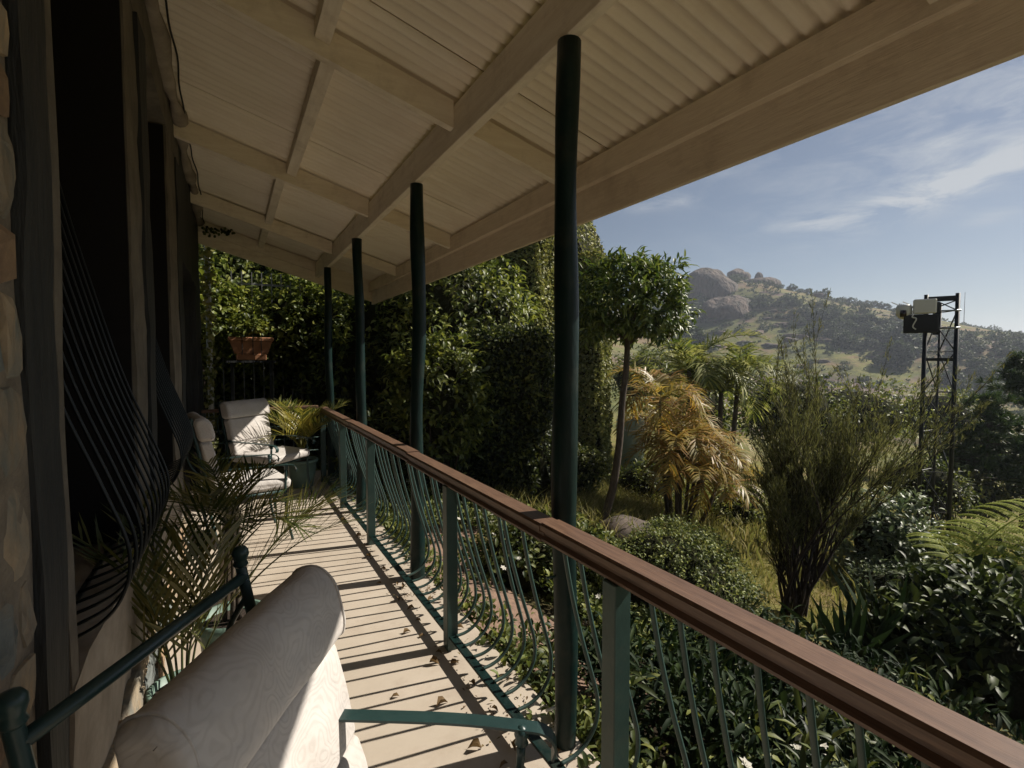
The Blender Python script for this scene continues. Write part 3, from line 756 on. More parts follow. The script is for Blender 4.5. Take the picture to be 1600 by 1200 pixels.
def rprof(pts, r=.03, seg=4):
    """rounded polygon"""
    out = []; n = len(pts)
    for i in range(n):
        p = Vector(pts[i]); a = (Vector(pts[i-1])-p); b_ = (Vector(pts[(i+1) % n])-p)
        ra = min(r, a.length*.48, b_.length*.48); a = p+a.normalized()*ra; b_ = p+b_.normalized()*ra
        for k in range(seg+1):
            t_ = k/seg; out.append((a*(1-t_)**2+p*2*t_*(1-t_)+b_*t_*t_)[:])
    # subdivide long edges
    res = []
    for i in range(len(out)):
        p = Vector(out[i]); q = Vector(out[(i+1) % len(out)]); d = (q-p).length; k = max(1, int(d/.05))
        for j in range(k): res.append((p+(q-p)*j/k)[:])
    return res
LEAN = .21
def bx_(z): return -.235-(z-.42)*LEAN     # x of the back frame at height z
def make_chair(label, loc, ang):
    t_ = thing('garden_armchair', label, 'armchair', loc, ang, 'padded armchairs on the veranda')
    g_ = MT['chairgreen']
    for s_ in (-1, 1):
        y = .265*s_
        up = [(bx_(.0)+.0-.04, y*1.02, 0), (bx_(.42)-.01, y, .30), (bx_(.55), y, .55), (bx_(1.0), y, 1.0), (bx_(1.03), y, 1.03)]
        o = MB().tube(smooth_path(up, 5), .0125, 10).obj('back_post', g_, t_, smooth=True)
        o2 = MB().lathe([(.0135, 0), (.017, .006), (.0135, .014), (.0155, .02), (.0185, .030), (.017, .040), (.012, .047), (.002, .050)], 14).obj('finial', g_, o, (bx_(1.02), y, 1.02), smooth=True)
        fl_ = [(.345, y*1.06, 0), (.305, y*1.03, .2), (.295, y*1.03, .42), (.305, y*1.03, .60)]
        o = MB().tube(smooth_path(fl_, 5), .0105, 10).obj('front_leg', g_, t_, smooth=True)
        MB().lathe([(.0105, 0), (.017, .006), (.013, .014), (.018, .026), (.015, .040), (.003, .048)], 12).obj('finial', g_, o, (.305, y*1.03, .60), smooth=True)
        arm = smooth_path([(bx_(.66), y*1.0, .66), (-.1, y*1.06, .652), (.14, y*1.08, .648), (.31, y*1.06, .640), (.362, y*1.06, .630), (.385, y*1.06, .600), (.378, y*1.06, .57)], 5)
        # flat bar
        V = []; F = []
        for i, p in enumerate(arm):
            d = (arm[min(i+1, len(arm)-1)]-arm[max(i-1, 0)]).normalized(); sdv = Vector((0, 1, 0)); up_ = sdv.cross(d).normalized()*-1
            for (a, c_) in ((-.019, -.003), (.019, -.003), (.019, .003), (-.019, .003)): V.append(p+sdv*a+up_*c_)
        m_ = len(arm)
        for i in range(m_-1):
            for k in range(4): F.append((i*4+k, i*4+(k+1) % 4, (i+1)*4+(k+1) % 4, (i+1)*4+k))
        F += [(3, 2, 1, 0), tuple((m_-1)*4+k for k in range(4))]
        obj('armrest', [tuple(v) for v in V], F, g_, t_)
        MB().tube(smooth_path([(bx_(.95), y*.98, .95), (bx_(.85)-.07, y*.98, .85), (bx_(.72)-.075, y*.98, .72), (bx_(.6)-.03, y*.98, .62)], 5), .007, 8).obj('back_scroll', g_, t_, smooth=True)
        MB().tube([(bx_(.42), y, .42), (.295, y*1.02, .42)], .011, 8).obj('seat_rail', g_, t_, smooth=True)
    MB().tube([(bx_(.995), -.265, .995), (bx_(.995), .265, .995)], .0125, 12).obj('top_tube', g_, t_, smooth=True)
    MB().tube([(bx_(.80), -.265, .80), (bx_(.80), .265, .80)], .009, 10).obj('cross_tube', g_, t_, smooth=True)
    MB().tube([(bx_(.58), -.265, .58), (bx_(.58), .265, .58)], .009, 10).obj('cross_tube', g_, t_, smooth=True)
    MB().tube([(.295, -.27, .42), (.295, .27, .42)], .010, 10).obj('seat_rail', g_, t_, smooth=True)
    MB().tube([(bx_(.42), -.265, .42), (bx_(.42), .265, .42)], .010, 10).obj('seat_rail', g_, t_, smooth=True)
    # cushions
    W_ = .29
    pr = rprof([(-.225, .432), (.335, .432), (.35, .515), (.05, .535), (-.225, .52)], .035)
    V, F = cushion(pr, -W_+.01, W_-.01, .035); obj('seat_cushion', V, F, MT['damask'], t_, smooth=True)
    def bk(z, off): return (bx_(z)+.022+off, z)
    for (za, zb, nm, th) in ((.505, .645, 'back_pad', .09), (.647, .885, 'back_pad', .085)):
        pr = rprof([bk(za, 0), bk(za, th), bk((za+zb)/2, th+.006), bk(zb, th-.002), bk(zb, 0)], .018)
        V, F = cushion(pr, -W_+.012, W_-.012, .03); obj(nm, V, F, MT['damask'], t_, smooth=True)
    pr = rprof([bk(.890, .0), bk(.890, .10), bk(.93, .116), bk(1.035, .113), bk(1.075, .075), bk(1.055, .0)], .035)
    V, F = cushion(pr, -W_-.004, W_+.004, .026); obj('head_roll', V, F, MT['damask'], t_, smooth=True)
    # piping cords along the roll ends and the tie tapes
    for s_ in (-1, 1):
        cc = [(x, (W_-.020)*s_, z) for x, z in pr]; cc.append(cc[0])
        MB().tube(cc, .0035, 5, cap=False).obj('piping', MT['damask'], t_, smooth=True)
    return t_
c1 = make_chair('nearest armchair, seen over its pale damask head roll at the bottom of the picture', (.18, .94, 0), -.55)
c2 = dup_tree(c1, (.04, 4.82, 0), .17, 'middle armchair with its back to the wall, half hidden by palm fronds')
c3 = dup_tree(c1, (.33, 6.12, 0), -.80, 'farthest armchair facing the camera, sunlight crossing its back, beside the potted palm')
# the loose cushion of the nearest chair has slipped forward and down
for o in [q for q in bpy.data.objects if q.parent == c1]:
    if o.name.split('.')[0] in ('head_roll', 'back_pad', 'piping'): o.location = (.06, .08, -.08)

# ------------------------------------------------------------------ palms, pots
def frond(L_, az, el0, droop, npair, leaf, w, vang=.6, start=.22, stiff=.25, taper=.55, rw=.006, hang=.25, fwd=.3):
    """returns leaflets (V,F) and rachis (V,F lists) starting at the origin"""
    n = 14; P = [Vector((0, 0, 0))]; e = el0
    hd = Vector((math.cos(az), math.sin(az), 0)); T = []
    for i in range(n):
        d = hd*math.cos(e)+Vector((0, 0, math.sin(e))); T.append(d); P.append(P[-1]+d*L_/n); e -= droop/n*(1+.9*i/n)
    T.append(T[-1])
    side = Vector((-math.sin(az), math.cos(az), 0))
    A = []; B = []; C_ = []; U_ = []
    for k in range(npair):
        s = start+(1-start)*(k+.3)/npair; f_ = s*n; i = min(int(f_), n-1); p = P[i].lerp(P[i+1], f_-i); tg = T[i]
        upv = side.cross(tg) if side.cross(tg).z > 0 else -side.cross(tg)
        ll = leaf*(math.sin(math.pi*min(1, (.18+.82*(s-start)/(1-start)))**.8)**taper+.12)*random.uniform(.85, 1.1)
        for sg in (-1, 1):
            fw = fwd+.25+.5*s
            ll2 = ll; d = (side*sg*1.0+tg*(fw+random.gauss(0, .16))+upv*(vang+random.gauss(0, .2))).normalized()
            q = p+d*ll*.55; r_ = p+d*ll+Vector((0, 0, -ll*hang*random.uniform(.6, 1.5)))
            A.append(p); B.append(q+Vector((0, 0, -ll*.03))); C_.append(r_); U_.append(upv)
    V1, F1 = ribbons(np.array(A), np.array(B), np.array(C_), w*np.ones(len(A)), np.array(U_))
    mb = MB().tube(P, [rw*(1-.75*i/n) for i in range(n+1)], 5)
    Fr = []
    for f in mb.F:
        for j in range(1, len(f)-1): Fr.append((f[0], f[j], f[j+1]))
    return join([(V1, F1), (np.array([tuple(v) for v in mb.V]), np.array(Fr))])
def palm(name, label, cat, loc, fr, mat, group=None, trunk=None, trunk_mat=None):
    """fr: list of (L, az, el, droop, npair, leaf, w, base_offset, kwargs)"""
    t_ = thing(name, label, cat, loc, 0, group)
    for (L_, az, el, dr, npair, lf, w, off, kw) in fr:
        V, F = frond(L_, az, el, dr, npair, lf, w, **kw)
        obj('frond', V+np.array(off), F, mat, t_)
    if trunk:
        for tp, tr in trunk: MB().tube(tp, tr, 8).obj('stem', trunk_mat or MT['bark'], t_, smooth=True)
    return t_
def pot(loc, r, h, label, mat='mint', name='plant_pot'):
    t_ = thing(name, label, 'pot', loc)
    MB().lathe([(r*.68, 0), (r*.72, .01), (r*.88, h*.5), (r*.97, h*.88), (r*1.06, h*.89), (r*1.07, h), (r*.96, h), (r*.93, h*.9), (.001, h*.895)], 28).obj('bowl', MT[mat], t_, smooth=True)
    MB().lathe([(r*.9, h*.86), (r*.9, h*.905), (.001, h*.91)], 20).obj('soil', MT['soil'], t_)
pot((-.19, 2.26, 0), .105, .28, 'small mint green pot against the wall behind the nearest armchair')
fr = []
for i in range(9):
    az = rad([200, 250, 300, 340, 20, 60, 90, 120, 150, 230, 170][i]+random.uniform(-12, 12))
    fr.append((random.uniform(.58, .82), az, rad(random.uniform(72, 87)), random.uniform(.35, .9), 15, .27, .0115, (.03*math.cos(az), .03*math.sin(az), 0), dict(vang=.45, rw=.005, start=.22, hang=.08, fwd=1.1)))
palm('potted_palm', 'upright potted palm close against the wall behind the nearest armchair', 'palm', (-.19, 2.26, .25), fr, LF['palm'], 'potted palms on the veranda')
pot((-.02, 2.60, 0), .135, .36, 'mint green glazed pot seen between the chair frame and its head roll')
fr = []
for i in range(13):
    az = rad(i*28+random.uniform(-12, 12)); fr.append((random.uniform(.30, .46), az, rad(random.uniform(25, 75)), random.uniform(.5, 1.1), 15, .19, .0095, (0, 0, .44), dict(vang=.45, rw=.004, start=.22, hang=.12, fwd=.8)))
for a_, e_ in ((-22, 50), (12, 58), (40, 46)): fr.append((.62, rad(a_), rad(e_), .45, 13, .30, .0080, (.02, 0, .10), dict(vang=.3, rw=.005, start=.45, hang=.06, fwd=1.0)))
palm('potted_palm', 'potted palm with a tufted fan on short stems and long fronds over the sunlit floor', 'palm', (-.02, 2.60, .32), fr, LF['palm'], 'potted palms on the veranda',
     trunk=[([(.03, .0, -.02), (.02, .01, .2), (.0, 0, .45)], [.014, .012, .009]), ([(-.03, .02, -.02), (-.02, .01, .2), (-.01, 0, .45)], [.012, .010, .008]), ([(.0, -.03, -.02), (.01, -.01, .2), (.01, 0, .44)], [.012, .010, .008])])
pot((.72, 6.50, 0), .17, .33, 'mint green pot standing behind the farthest armchair')
fr = []
for i in range(15):
    az = rad(i*24+random.uniform(-10, 10)); fr.append((random.uniform(.6, .95), az, rad(random.uniform(62, 86)), random.uniform(.5, 1.2), 18, .26, .012, (0, 0, .1), dict(vang=.4, rw=.007, start=.3, hang=.1, fwd=.9)))
palm('potted_palm', 'yellowish potted palm in the far corner of the veranda by the railing', 'palm', (.72, 6.50, .30), fr, LF['cornerpalm'], 'potted palms on the veranda')

# fallen leaves on the floor
lm_ = []
for k in range(3):
    P = np.array([[-.03, 0, .004]]); V, F = leaves(P, np.array([[1., 0, .12]]), np.array([[0., 0, 1.]]), .04+.008*k, .02+.005*k, hi=True, fold=.5+.2*k, curl=.2)
    V[:, 2] -= V[:, 2].min()-.001; lm_.append(mesh_from('fallen_leaf', V, F, LF['dry']))
spots = [(.86, 1.62), (.93, 1.68), (.80, 1.75), (.9, 1.55), (.72, 1.5), (.84, 2.35), (.9, 2.42), (.95, 2.3), (.78, 2.05), (.9, 2.8), (.93, 2.95), (.88, 3.1), (.85, 3.4), (.94, 3.6), (.9, 3.9), (.6, 2.2), (.35, 2.9), (.92, 4.4), (.97, 1.9), (.95, 2.12), (.9, 4.9), (.88, 2.62), (.83, 2.7), (1.08, 2.6), (1.1, 2.1), (1.07, 3.0), (.96, 3.25), (.93, 3.32)]
for i, (x, y) in enumerate(spots):
    o = link('fallen_leaf', lm_[i % 3], None, (x+random.uniform(-.02, .02), y, .0005), random.uniform(0, 6.28)); tag(o, 'small dry brown leaf fallen on the veranda floor near the railing', 'leaf', 'dry leaves on the veranda floor')

# litter blown against the foot of the railing
n = 420; yy_ = rng.uniform(1.2, 6.8, n); xx_ = 1.0-np.abs(rng.normal(0, .075, n))+rng.choice([0, .12], n)
yy_ = yy_+.35*np.sin(yy_*5)*rng.random(n)
P = np.stack([xx_, yy_, rng.uniform(.003, .012, n)], 1); dd = rdir(n)*np.array([1, 1, .25])
V, F = leaves(P, dd, np.tile([0, 0, 1.], (n, 1))+rdir(n)*.4, rng.uniform(.008, .028, n), rng.uniform(.004, .012, n)); V[:, 2] = np.abs(V[:, 2])+.001
tag(obj('leaf_litter', V, F, LF['dry']), kind='stuff')

# ------------------------------------------------------------------ garden plants
def bush(name, label, cat, c, R, ncl, per, spread, L_, Wd, mat, hi=False, core=.7, shell=.6, rough=.18, group=None, zlo=-.9, stems=True, droop=.2):
    """c = centre of the crown; the thing stands on the ground below"""
    c = Vector(c); g0 = gz(c.x, c.y); base = Vector((c.x, c.y, g0)); off = np.array([0, 0, c.z-g0])
    t_ = thing(name, label, cat, base, 0, group)
    C, O = ellipsoid_clumps(ncl, R, shell, rough, zlo)
    C += rng.normal(size=C.shape)*.04*min(R)
    V, F = clump_leaves(C, O, per, spread, L_, Wd, hi, droop); V = V+off
    V[:, 2] = np.maximum(V[:, 2], .01)
    obj('foliage', V, F, mat, t_)
    if stems:
        mb = MB(); 
        for k in range(9):
            a = C[random.randrange(len(C))]*.75+off; q = Vector((a[0]*.15, a[1]*.15, 0)); e = Vector(a)
            mb.tube([q, q.lerp(e, .5)+Vector((random.uniform(-.05, .05), random.uniform(-.05, .05), .08)), e], [.03*min(R)+.006, .02*min(R)+.004, .004], 6)
        mb.obj('branches', MT['twig'], t_, smooth=True)
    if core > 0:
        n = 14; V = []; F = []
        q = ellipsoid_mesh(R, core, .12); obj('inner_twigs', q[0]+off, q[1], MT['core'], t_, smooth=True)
    return t_
def ellipsoid_mesh(R, s, rough, n=16, m_=10):
    V = [(0, 0, 1)]
    for i in range(1, m_):
        for j in range(n):
            a = math.pi*i/m_; b_ = 2*math.pi*j/n; V.append((math.sin(a)*math.cos(b_), math.sin(a)*math.sin(b_), math.cos(a)))
    V.append((0, 0, -1)); V = np.array(V); V = V*(1+rough*vnoise(V+rng.random(3)*9, 1.6, 3)*2)[:, None]
    F = []
    for j in range(n): F.append((0, 1+j, 1+(j+1) % n)); F.append((len(V)-1, 1+(m_-2)*n+(j+1) % n, 1+(m_-2)*n+j))
    for i in range(m_-2):
        for j in range(n): F.append((1+i*n+j, 1+(i+1)*n+j, 1+(i+1)*n+(j+1) % n, 1+i*n+(j+1) % n))
    return V*np.array(R)*s, F
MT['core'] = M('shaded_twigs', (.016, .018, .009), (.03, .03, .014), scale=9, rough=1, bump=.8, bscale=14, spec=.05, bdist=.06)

# clipped hedge block and ivy covered masonry share the same leafy box builder
def leafy_box(parent, w, d, z0, z1, mat, dens, L_, Wd, thick=.09, hi=False, core='core', rough=.06, name='foliage', cname='core_wall', off=(0, 0), sides=(0, 1, 2, 3, 4), lean=0.):
    """box centred at 'off' in local x (width w) / y (depth d)"""
    ox, oy = off; h = z1-z0; Ps = []; Ns = []
    areas = [w*h, w*h, d*h, d*h, w*d]
    for f_ in sides:
        n = int(areas[f_]*dens); a = rng.random(n); c_ = rng.random(n)
        if f_ == 0: P = np.stack([(a-.5)*w, -d/2+0*a, z0+c_*h], 1); nn_ = (0, -1, 0)
        if f_ == 1: P = np.stack([(a-.5)*w, d/2+0*a, z0+c_*h], 1); nn_ = (0, 1, 0)
        if f_ == 2: P = np.stack([-w/2+0*a, (a-.5)*d, z0+c_*h], 1); nn_ = (-1, 0, 0)
        if f_ == 3: P = np.stack([w/2+0*a, (a-.5)*d, z0+c_*h], 1); nn_ = (1, 0, 0)
        if f_ == 4: P = np.stack([(a-.5)*w, (c_-.5)*d, z1+0*a], 1); nn_ = (0, 0, 1)
        nn_ = np.array([nn_]*n, float)
        P = P+nn_*(vnoise(P+3.3, 1.3, 3)*rough*2+rng.random(n)*thick)[:, None]
        Ps.append(P); Ns.append(nn_)
    P = np.concatenate(Ps)+np.array([ox, oy, 0]); Nn = np.concatenate(Ns); n = len(P)
    D = unit(Nn*.45+rdir(n)*.8+np.array([0, 0, -.25])); U_ = unit(Nn*.8+rdir(n)*.5+np.array([0, 0, .3]))
    V, F = leaves(P, D, U_, L_*rng.uniform(.7, 1.35, n), Wd*rng.uniform(.7, 1.35, n), hi=hi)
    obj(name, V, F, mat, parent)
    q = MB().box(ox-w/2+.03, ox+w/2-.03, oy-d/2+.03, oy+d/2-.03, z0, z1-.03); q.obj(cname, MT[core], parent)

# clipped hedge: lit narrow face to the right, dark wide face towards the veranda
p = at(846, 700, 7.0); g0 = gz(p.x, p.y)
hd_ = thing('clipped_hedge', 'tall clipped hedge block with dark front beside the loose leafy shrub', 'hedge', (p.x, p.y, g0), rad(-46))
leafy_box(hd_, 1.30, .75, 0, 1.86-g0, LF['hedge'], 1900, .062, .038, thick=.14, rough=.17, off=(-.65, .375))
p = at(838, 600, 10.2); g0 = gz(p.x, p.y)-.15
ih = thing('ivy_covered_house', 'gabled garden house completely overgrown with clipped ivy, arched opening in its side', 'house', (p.x, p.y, g0), rad(-53))
leafy_box(ih, 1.3, 1.75, 0, 4.6-g0, LF['ivy'], 1100, .075, .06, off=(-.65, .875), name='ivy', cname='wall', thick=.10, rough=.08)
q2 = at(934, 600, 11.2); th_ = rad(-53); ddx, ddy = q2.x-p.x, q2.y-p.y
lx = ddx*math.cos(th_)+ddy*math.sin(th_); ly = -ddx*math.sin(th_)+ddy*math.cos(th_)
leafy_box(ih, .75, .9, 0, 3.75-g0, LF['ivy'], 1300, .075, .06, off=(lx-.375, ly+.45), name='ivy', cname='wall', thick=.10, rough=.08)
# steep ivy-clad gable between the two wings, with its dark verge board
gpt = [(lx-.38, 3.7-g0), (lx-1.33, 6.1-g0), (lx-2.6, 6.1-g0), (lx-2.9, 3.7-g0)]
V = [(x, y, z) for y in (ly+.12, ly+3.2) for x, z in gpt]
obj('roof', V, [(0, 1, 2, 3), (7, 6, 5, 4), (0, 4, 5, 1), (1, 5, 6, 2), (2, 6, 7, 3), (3, 7, 4, 0)], MT['core'], ih)
MB().tube([(lx-.32, ly+.08, 3.68-g0), (lx-1.28, ly+.08, 6.14-g0)], .03, 4).obj('verge_board', MT['under'], ih)
n = 1500; zz = rng.random(n)*2.4; xx = lx-.30-zz*.396-rng.random(n)*1.6
C = np.stack([xx, ly+.10-rng.random(n)*.06, 3.7-g0+zz], 1)
V, F = leaves(C, unit(rdir(n)+np.array([0, -.4, -.3])), unit(rdir(n)*.5+np.array([0, -1, .3])), .085, .065); obj('ivy', V, F, LF['ivy'], ih)
n = 900; zz = rng.random(n)*2.4
C = np.stack([lx-.36-zz*.396, ly+.12+rng.random(n)*3, 3.7-g0+zz], 1)
V, F = leaves(C, unit(rdir(n)+np.array([.4, 0, -.3])), unit(rdir(n)*.5+np.array([1, 0, .4])), .085, .065); obj('ivy', V, F, LF['ivy'], ih)
# white rimmed arch in the long side that faces the light
ax = .16
pts = [Vector((ax, .75+.42*math.cos(a), 2.0+.55*math.sin(a)-.0)) for a in np.linspace(0, math.pi, 14)]
MB().tube([Vector((ax, 1.17, .5))]+pts+[Vector((ax, .33, .5))], .028, 8).obj('arch_rim', MT['bone'], ih, smooth=True)
MB().box(.02, .125, .36, 1.14, .5, 2.45).obj('arch_opening', MT['under'], ih)

# big loose shrub left of the hedge (several individual shrubs)
bush('leafy_shrub', 'tall loose shrub with bright leaves rising to the eave beyond the second pole', 'shrub', at(715, 530, 8.6), (1.35, 1.1, 1.75), 620, 11, .20, .13, .055, LF['shrub'], hi=True, core=.72)
bush('leafy_shrub', 'dark loose shrub between the second and third poles beyond the railing', 'shrub', at(610, 560, 8.8), (1.2, .9, 1.7), 460, 11, .20, .12, .05, LF['shrub'], hi=True, core=.75)
bush('leafy_shrub', 'low shaded shrub at the foot of the tall hedge beyond the railing', 'shrub', at(650, 730, 7.0), (.95, .6, .8), 330, 10, .15, .10, .042, LF['hedge'], hi=True, core=.75)
bush('leafy_shrub', 'dark shrub between the farthest two poles, hanging over the far handrail', 'shrub', at(540, 600, 9.0), (1.0, .9, 1.9), 360, 10, .2, .11, .05, LF['hedge'], hi=True, core=.75)
bush('leafy_shrub', 'sunlit sprawling shrub leaning against the front of the clipped hedge', 'shrub', at(690, 620, 6.5), (.62, .42, .85), 300, 11, .16, .10, .045, LF['shrub'], hi=True, core=.6)
# screen of climbers closing the far end
bk_ = tag(thing('climber_screen', 'wall of creepers closing the far end, top leaves sunlit, base in deep shade', 'climber', (.9, 10.6, gz(.9, 10.6)), rad(6)))
leafy_box(bk_, 5.2, .8, 0, 4.1, LF['shrub'], 520, .12, .055, thick=.35, rough=.22, hi=True, sides=(0, 3, 4), cname='inner_twigs')
bush('climber', 'sprawling creeper with sunlit leaves left of the terracotta planter', 'climber', (-.35, 8.9, 2.2), (.62, .4, .75), 150, 8, .2, .10, .07, LF['shrub'], hi=True, core=0, shell=.2)
bush('climber', 'creeper mass with glossy leaves right of the terracotta planter', 'climber', (.95, 9.2, 2.0), (.75, .5, 1.0), 280, 9, .2, .11, .06, LF['shrub'], hi=True, core=.6)
# ivy strands on the wall end and pipe
P = np.stack([WX+.08+rng.normal(0, .035, 420), 7.98+rng.normal(0, .05, 420), rng.random(420)*3.0], 1)
V, F = leaves(P, unit(rdir(420)+np.array([.4, -.5, -.2])), unit(rdir(420)*.4+np.array([.4, -1, .4])), .06, .05, hi=True)
tag(obj('wall_ivy', V, F, LF['ivy']), 'small-leaved ivy climbing the white pipe at the end of the wall', 'ivy')
P = np.stack([WX+.04+rng.random(60)*.35, 7.80+rng.normal(0, .008, 60), zs(-.2)-.10+rng.normal(0, .03, 60)], 1)
V, F = leaves(P, unit(rdir(60)+np.array([.6, -.2, -.2])), unit(rdir(60)*.4+np.array([0, -1, .1])), .045, .035, hi=True)
tag(obj('ivy_tendril', V, F, LF['camellia']), 'dark ivy tendril creeping over the top of the end gable board', 'ivy')
# fence rails with bars and the terracotta planter on its bracket
p = at(392, 548, 7.75)
fe = thing('garden_fence', 'pale fence of thin vertical bars half lost in the creepers beyond the veranda end', 'fence', (p.x, p.y+.35, gz(p.x, p.y)))
for k in range(12): MB().box(-.8+k*.14, -.785+k*.14, -.008, .008, .2, 3.1).obj('fence_bar', MT['fencepaint'], fe)
for z in (.6, 1.9, 2.9): MB().box(-.85, .8, .009, .03, z, z+.03).obj('fence_rail', MT['fencepaint'], fe)
tp = thing('planter_box', 'terracotta planter trough on a ledge among the creepers beyond the end railing', 'planter', (p.x, p.y-.15, 1.60))
MB().box(-.30, .30, -.10, .10, .18, .24, bev=.01).obj('rim', MT['terracotta'], tp)
V = [(-.22, -.07, 0), (.22, -.07, 0), (.22, .07, 0), (-.22, .07, 0), (-.28, -.09, .178), (.28, -.09, .178), (.28, .09, .178), (-.28, .09, .178)]
obj('trough', V, [(3, 2, 1, 0), (4, 5, 6, 7), (0, 1, 5, 4), (1, 2, 6, 5), (2, 3, 7, 6), (3, 0, 4, 7)], MT['terracotta'], tp)
MB().box(-.2, .2, -.09, .09, -.10, -.003, bev=.01).obj('foot', MT['terracotta'], tp)
for k in (-.12, .02, .13): MB().box(k-.006, k+.006, -.125, -.105, -.02, .26).obj('bracket_strap', MT['under'], tp)
pl_ = thing('planter_stand', 'dark timber stand carrying the terracotta planter', 'stand', (p.x, p.y-.15, gz(p.x, p.y)))
MB().box(-.33, .33, -.12, .12, 1.467-gz(p.x, p.y), 1.497-gz(p.x, p.y)).obj('shelf', MT['darktimber_shade'], pl_)
for k in (-.26, .26): MB().box(k-.02, k+.02, -.02, .02, 0, 1.466-gz(p.x, p.y)).obj('leg', MT['darktimber_shade'], pl_)
bush('trailing_plant', 'small leafy plant growing out of the terracotta planter', 'plant', (p.x, p.y-.15, 2.02), (.30, .12, .13), 40, 8, .1, .07, .045, LF['shrub'], hi=True, core=0, shell=.2, stems=False)

# standard tree with a ball head
b0 = at(936, 832, 6.9); g0 = gz(b0.x, b0.y)
tr = thing('standard_tree', 'lollipop-shaped small tree with bent thin trunk and round leafy crown', 'tree', (b0.x, b0.y, g0))
pp = [at(u, v, 6.9)-Vector((b0.x, b0.y, g0)) for u, v in ((926, 850), (940, 820), (958, 760), (968, 690), (972, 630), (978, 580), (981, 530), (985, 480))]
pp[0] = Vector((pp[0].x, pp[0].y, -.05))
MB().tube(smooth_path(pp, 4), [.062-.028*i/28 for i in range(29)], 10).obj('trunk', MT['bark'], tr, smooth=True)
cc_ = at(986, 478, 6.9)-Vector((b0.x, b0.y, g0))
C, O = ellipsoid_clumps(330, (.74, .72, .70), .45, .2, -.75)
C[:, 2] = np.where(C[:, 2] < -.3, C[:, 2]*.8, C[:, 2])
V, F = clump_leaves(C, O, 17, .12, .13, .036, True, .25); obj('crown', V+np.array(cc_), F, LF['standard'], tr)
mb = MB()
for k in range(22):
    e = Vector(C[k*9])*.85+cc_; s0 = cc_+Vector((0, 0, -.5)); mb.tube([s0, s0.lerp(e, .5)+Vector((0, 0, .06)), e], [.02, .012, .004], 5)
mb.obj('branches', MT['bark'], tr, smooth=True)

# yellow clump palm
def stand(u, v, d):
    p = at(u, v, d); return (p.x, p.y, gz(p.x, p.y))
loc = stand(1062, 800, 8.0); fr = []; tk = []
for (dx, dy, h) in ((0, 0, 1.35), (-.35, .1, 2.0), (.35, -.1, 1.05), (.55, .3, 1.2), (.1, .4, 1.5), (-.1, -.35, .8), (.45, -.3, .65), (-.3, -.2, 1.2)):
    tk.append(([(dx*.5, dy*.5, 0), (dx*.8, dy*.8, h*.5), (dx, dy, h)], [.035, .03, .025]))
    for k in range(9):
        az = rad(k*40+random.uniform(-18, 18)); fr.append((random.uniform(.75, 1.15), az, rad(random.uniform(38, 78)), random.uniform(1.2, 2.3), 26, .34, .024, (dx, dy, h), dict(vang=.45, rw=.012, start=.15, hang=.3)))
palm('yellow_palm', 'clump palm with yellow and orange fronds beside the standard tree', 'palm', loc, fr, LF['yellowpalm'], None, tk)
loc = stand(1120, 700, 11.5); fr = []; tk = []
gl = 1.51-loc[2]
for (dx, dy, h) in ((-.7, .2, gl-.25), (.1, 0, gl-.75), (.8, .1, gl-.55), (-.2, .6, gl-.9)):
    tk.append(([(dx*.4, dy*.4, 0), (dx*.8, dy*.8, h*.5), (dx, dy, h)], [.07, .06, .05]))
    for k in range(11):
        az = rad(k*33+random.uniform(-15, 15)); fr.append((random.uniform(1.3, 1.95), az, rad(random.uniform(30, 75)), random.uniform(1.0, 2.0), 34, .55, .034, (dx, dy, h), dict(vang=.4, rw=.016, start=.12, hang=.3)))
palm('green_palm', 'large green feather palm behind the yellow one', 'palm', loc, fr, LF['greenpalm'], None, tk)

# wispy multi-stemmed shrub
loc = hit(1238, 962)[:3]; wl = Vector(loc)
ws = thing('wispy_shrub', 'large wispy multi-stemmed shrub with fine feathery upright foliage', 'shrub', loc)
segsA = []; tips = []
def branch(p, d, L_, r, lev, mbx):
    n = 5; pts = [p]; dd = d.copy()
    for i in range(n):
        dd = (dd+Vector((random.uniform(-.13, .13), random.uniform(-.13, .13), random.uniform(-.03, .12)))).normalized()
        pts.append(pts[-1]+dd*L_/n)
    mbx.tube(pts, [r*(1-.5*i/n) for i in range(n+1)], 5, cap=False)
    if lev >= 2: tips.append(pts)
    if lev < 4:
        for k in range((3, 4, 3, 3)[lev]):
            i = random.randint(2, n); nd = (dd+Vector((random.uniform(-.5, .5), random.uniform(-.5, .5), random.uniform(.0, .3)))).normalized()
            branch(pts[i], nd, L_*random.uniform(.55, .8), r*.5, lev+1, mbx)
aim = [(1175, 700), (1200, 620), (1240, 600), (1285, 590), (1330, 590), (1375, 610), (1400, 640), (1170, 780), (1345, 700), (1250, 640), (1420, 590), (1215, 700), (1300, 650), (1445, 640), (1430, 700), (1440, 590), (1390, 740), (1150, 640), (1160, 820)]
for k, (u, v) in enumerate(aim):
    dep = 4.9+random.uniform(-.6, .6); e = at(u, v, dep)-wl
    mbx = MB(); s0 = Vector((random.uniform(-.09, .09), random.uniform(-.09, .09), 0))
    branch(s0, (e-s0).normalized()*1.0+Vector((0, 0, .1)), (e-s0).length*.43, .017, 1, mbx)
    mbx.obj('stem', MT['twig'], ws, smooth=True)
A = []; D_ = []
for pts in tips:
    for i in range(1, len(pts)):
        for q in range(3): A.append(pts[i-1].lerp(pts[i], random.random())); D_.append((pts[i]-pts[i-1]).normalized())
A = np.array(A); D_ = np.array(D_); kk = rng.random(len(A)) < np.clip((A[:, 2]-.35)/.8, 0, 1); A = np.repeat(A[kk], 3, 0); D_ = np.repeat(D_[kk], 3, 0)
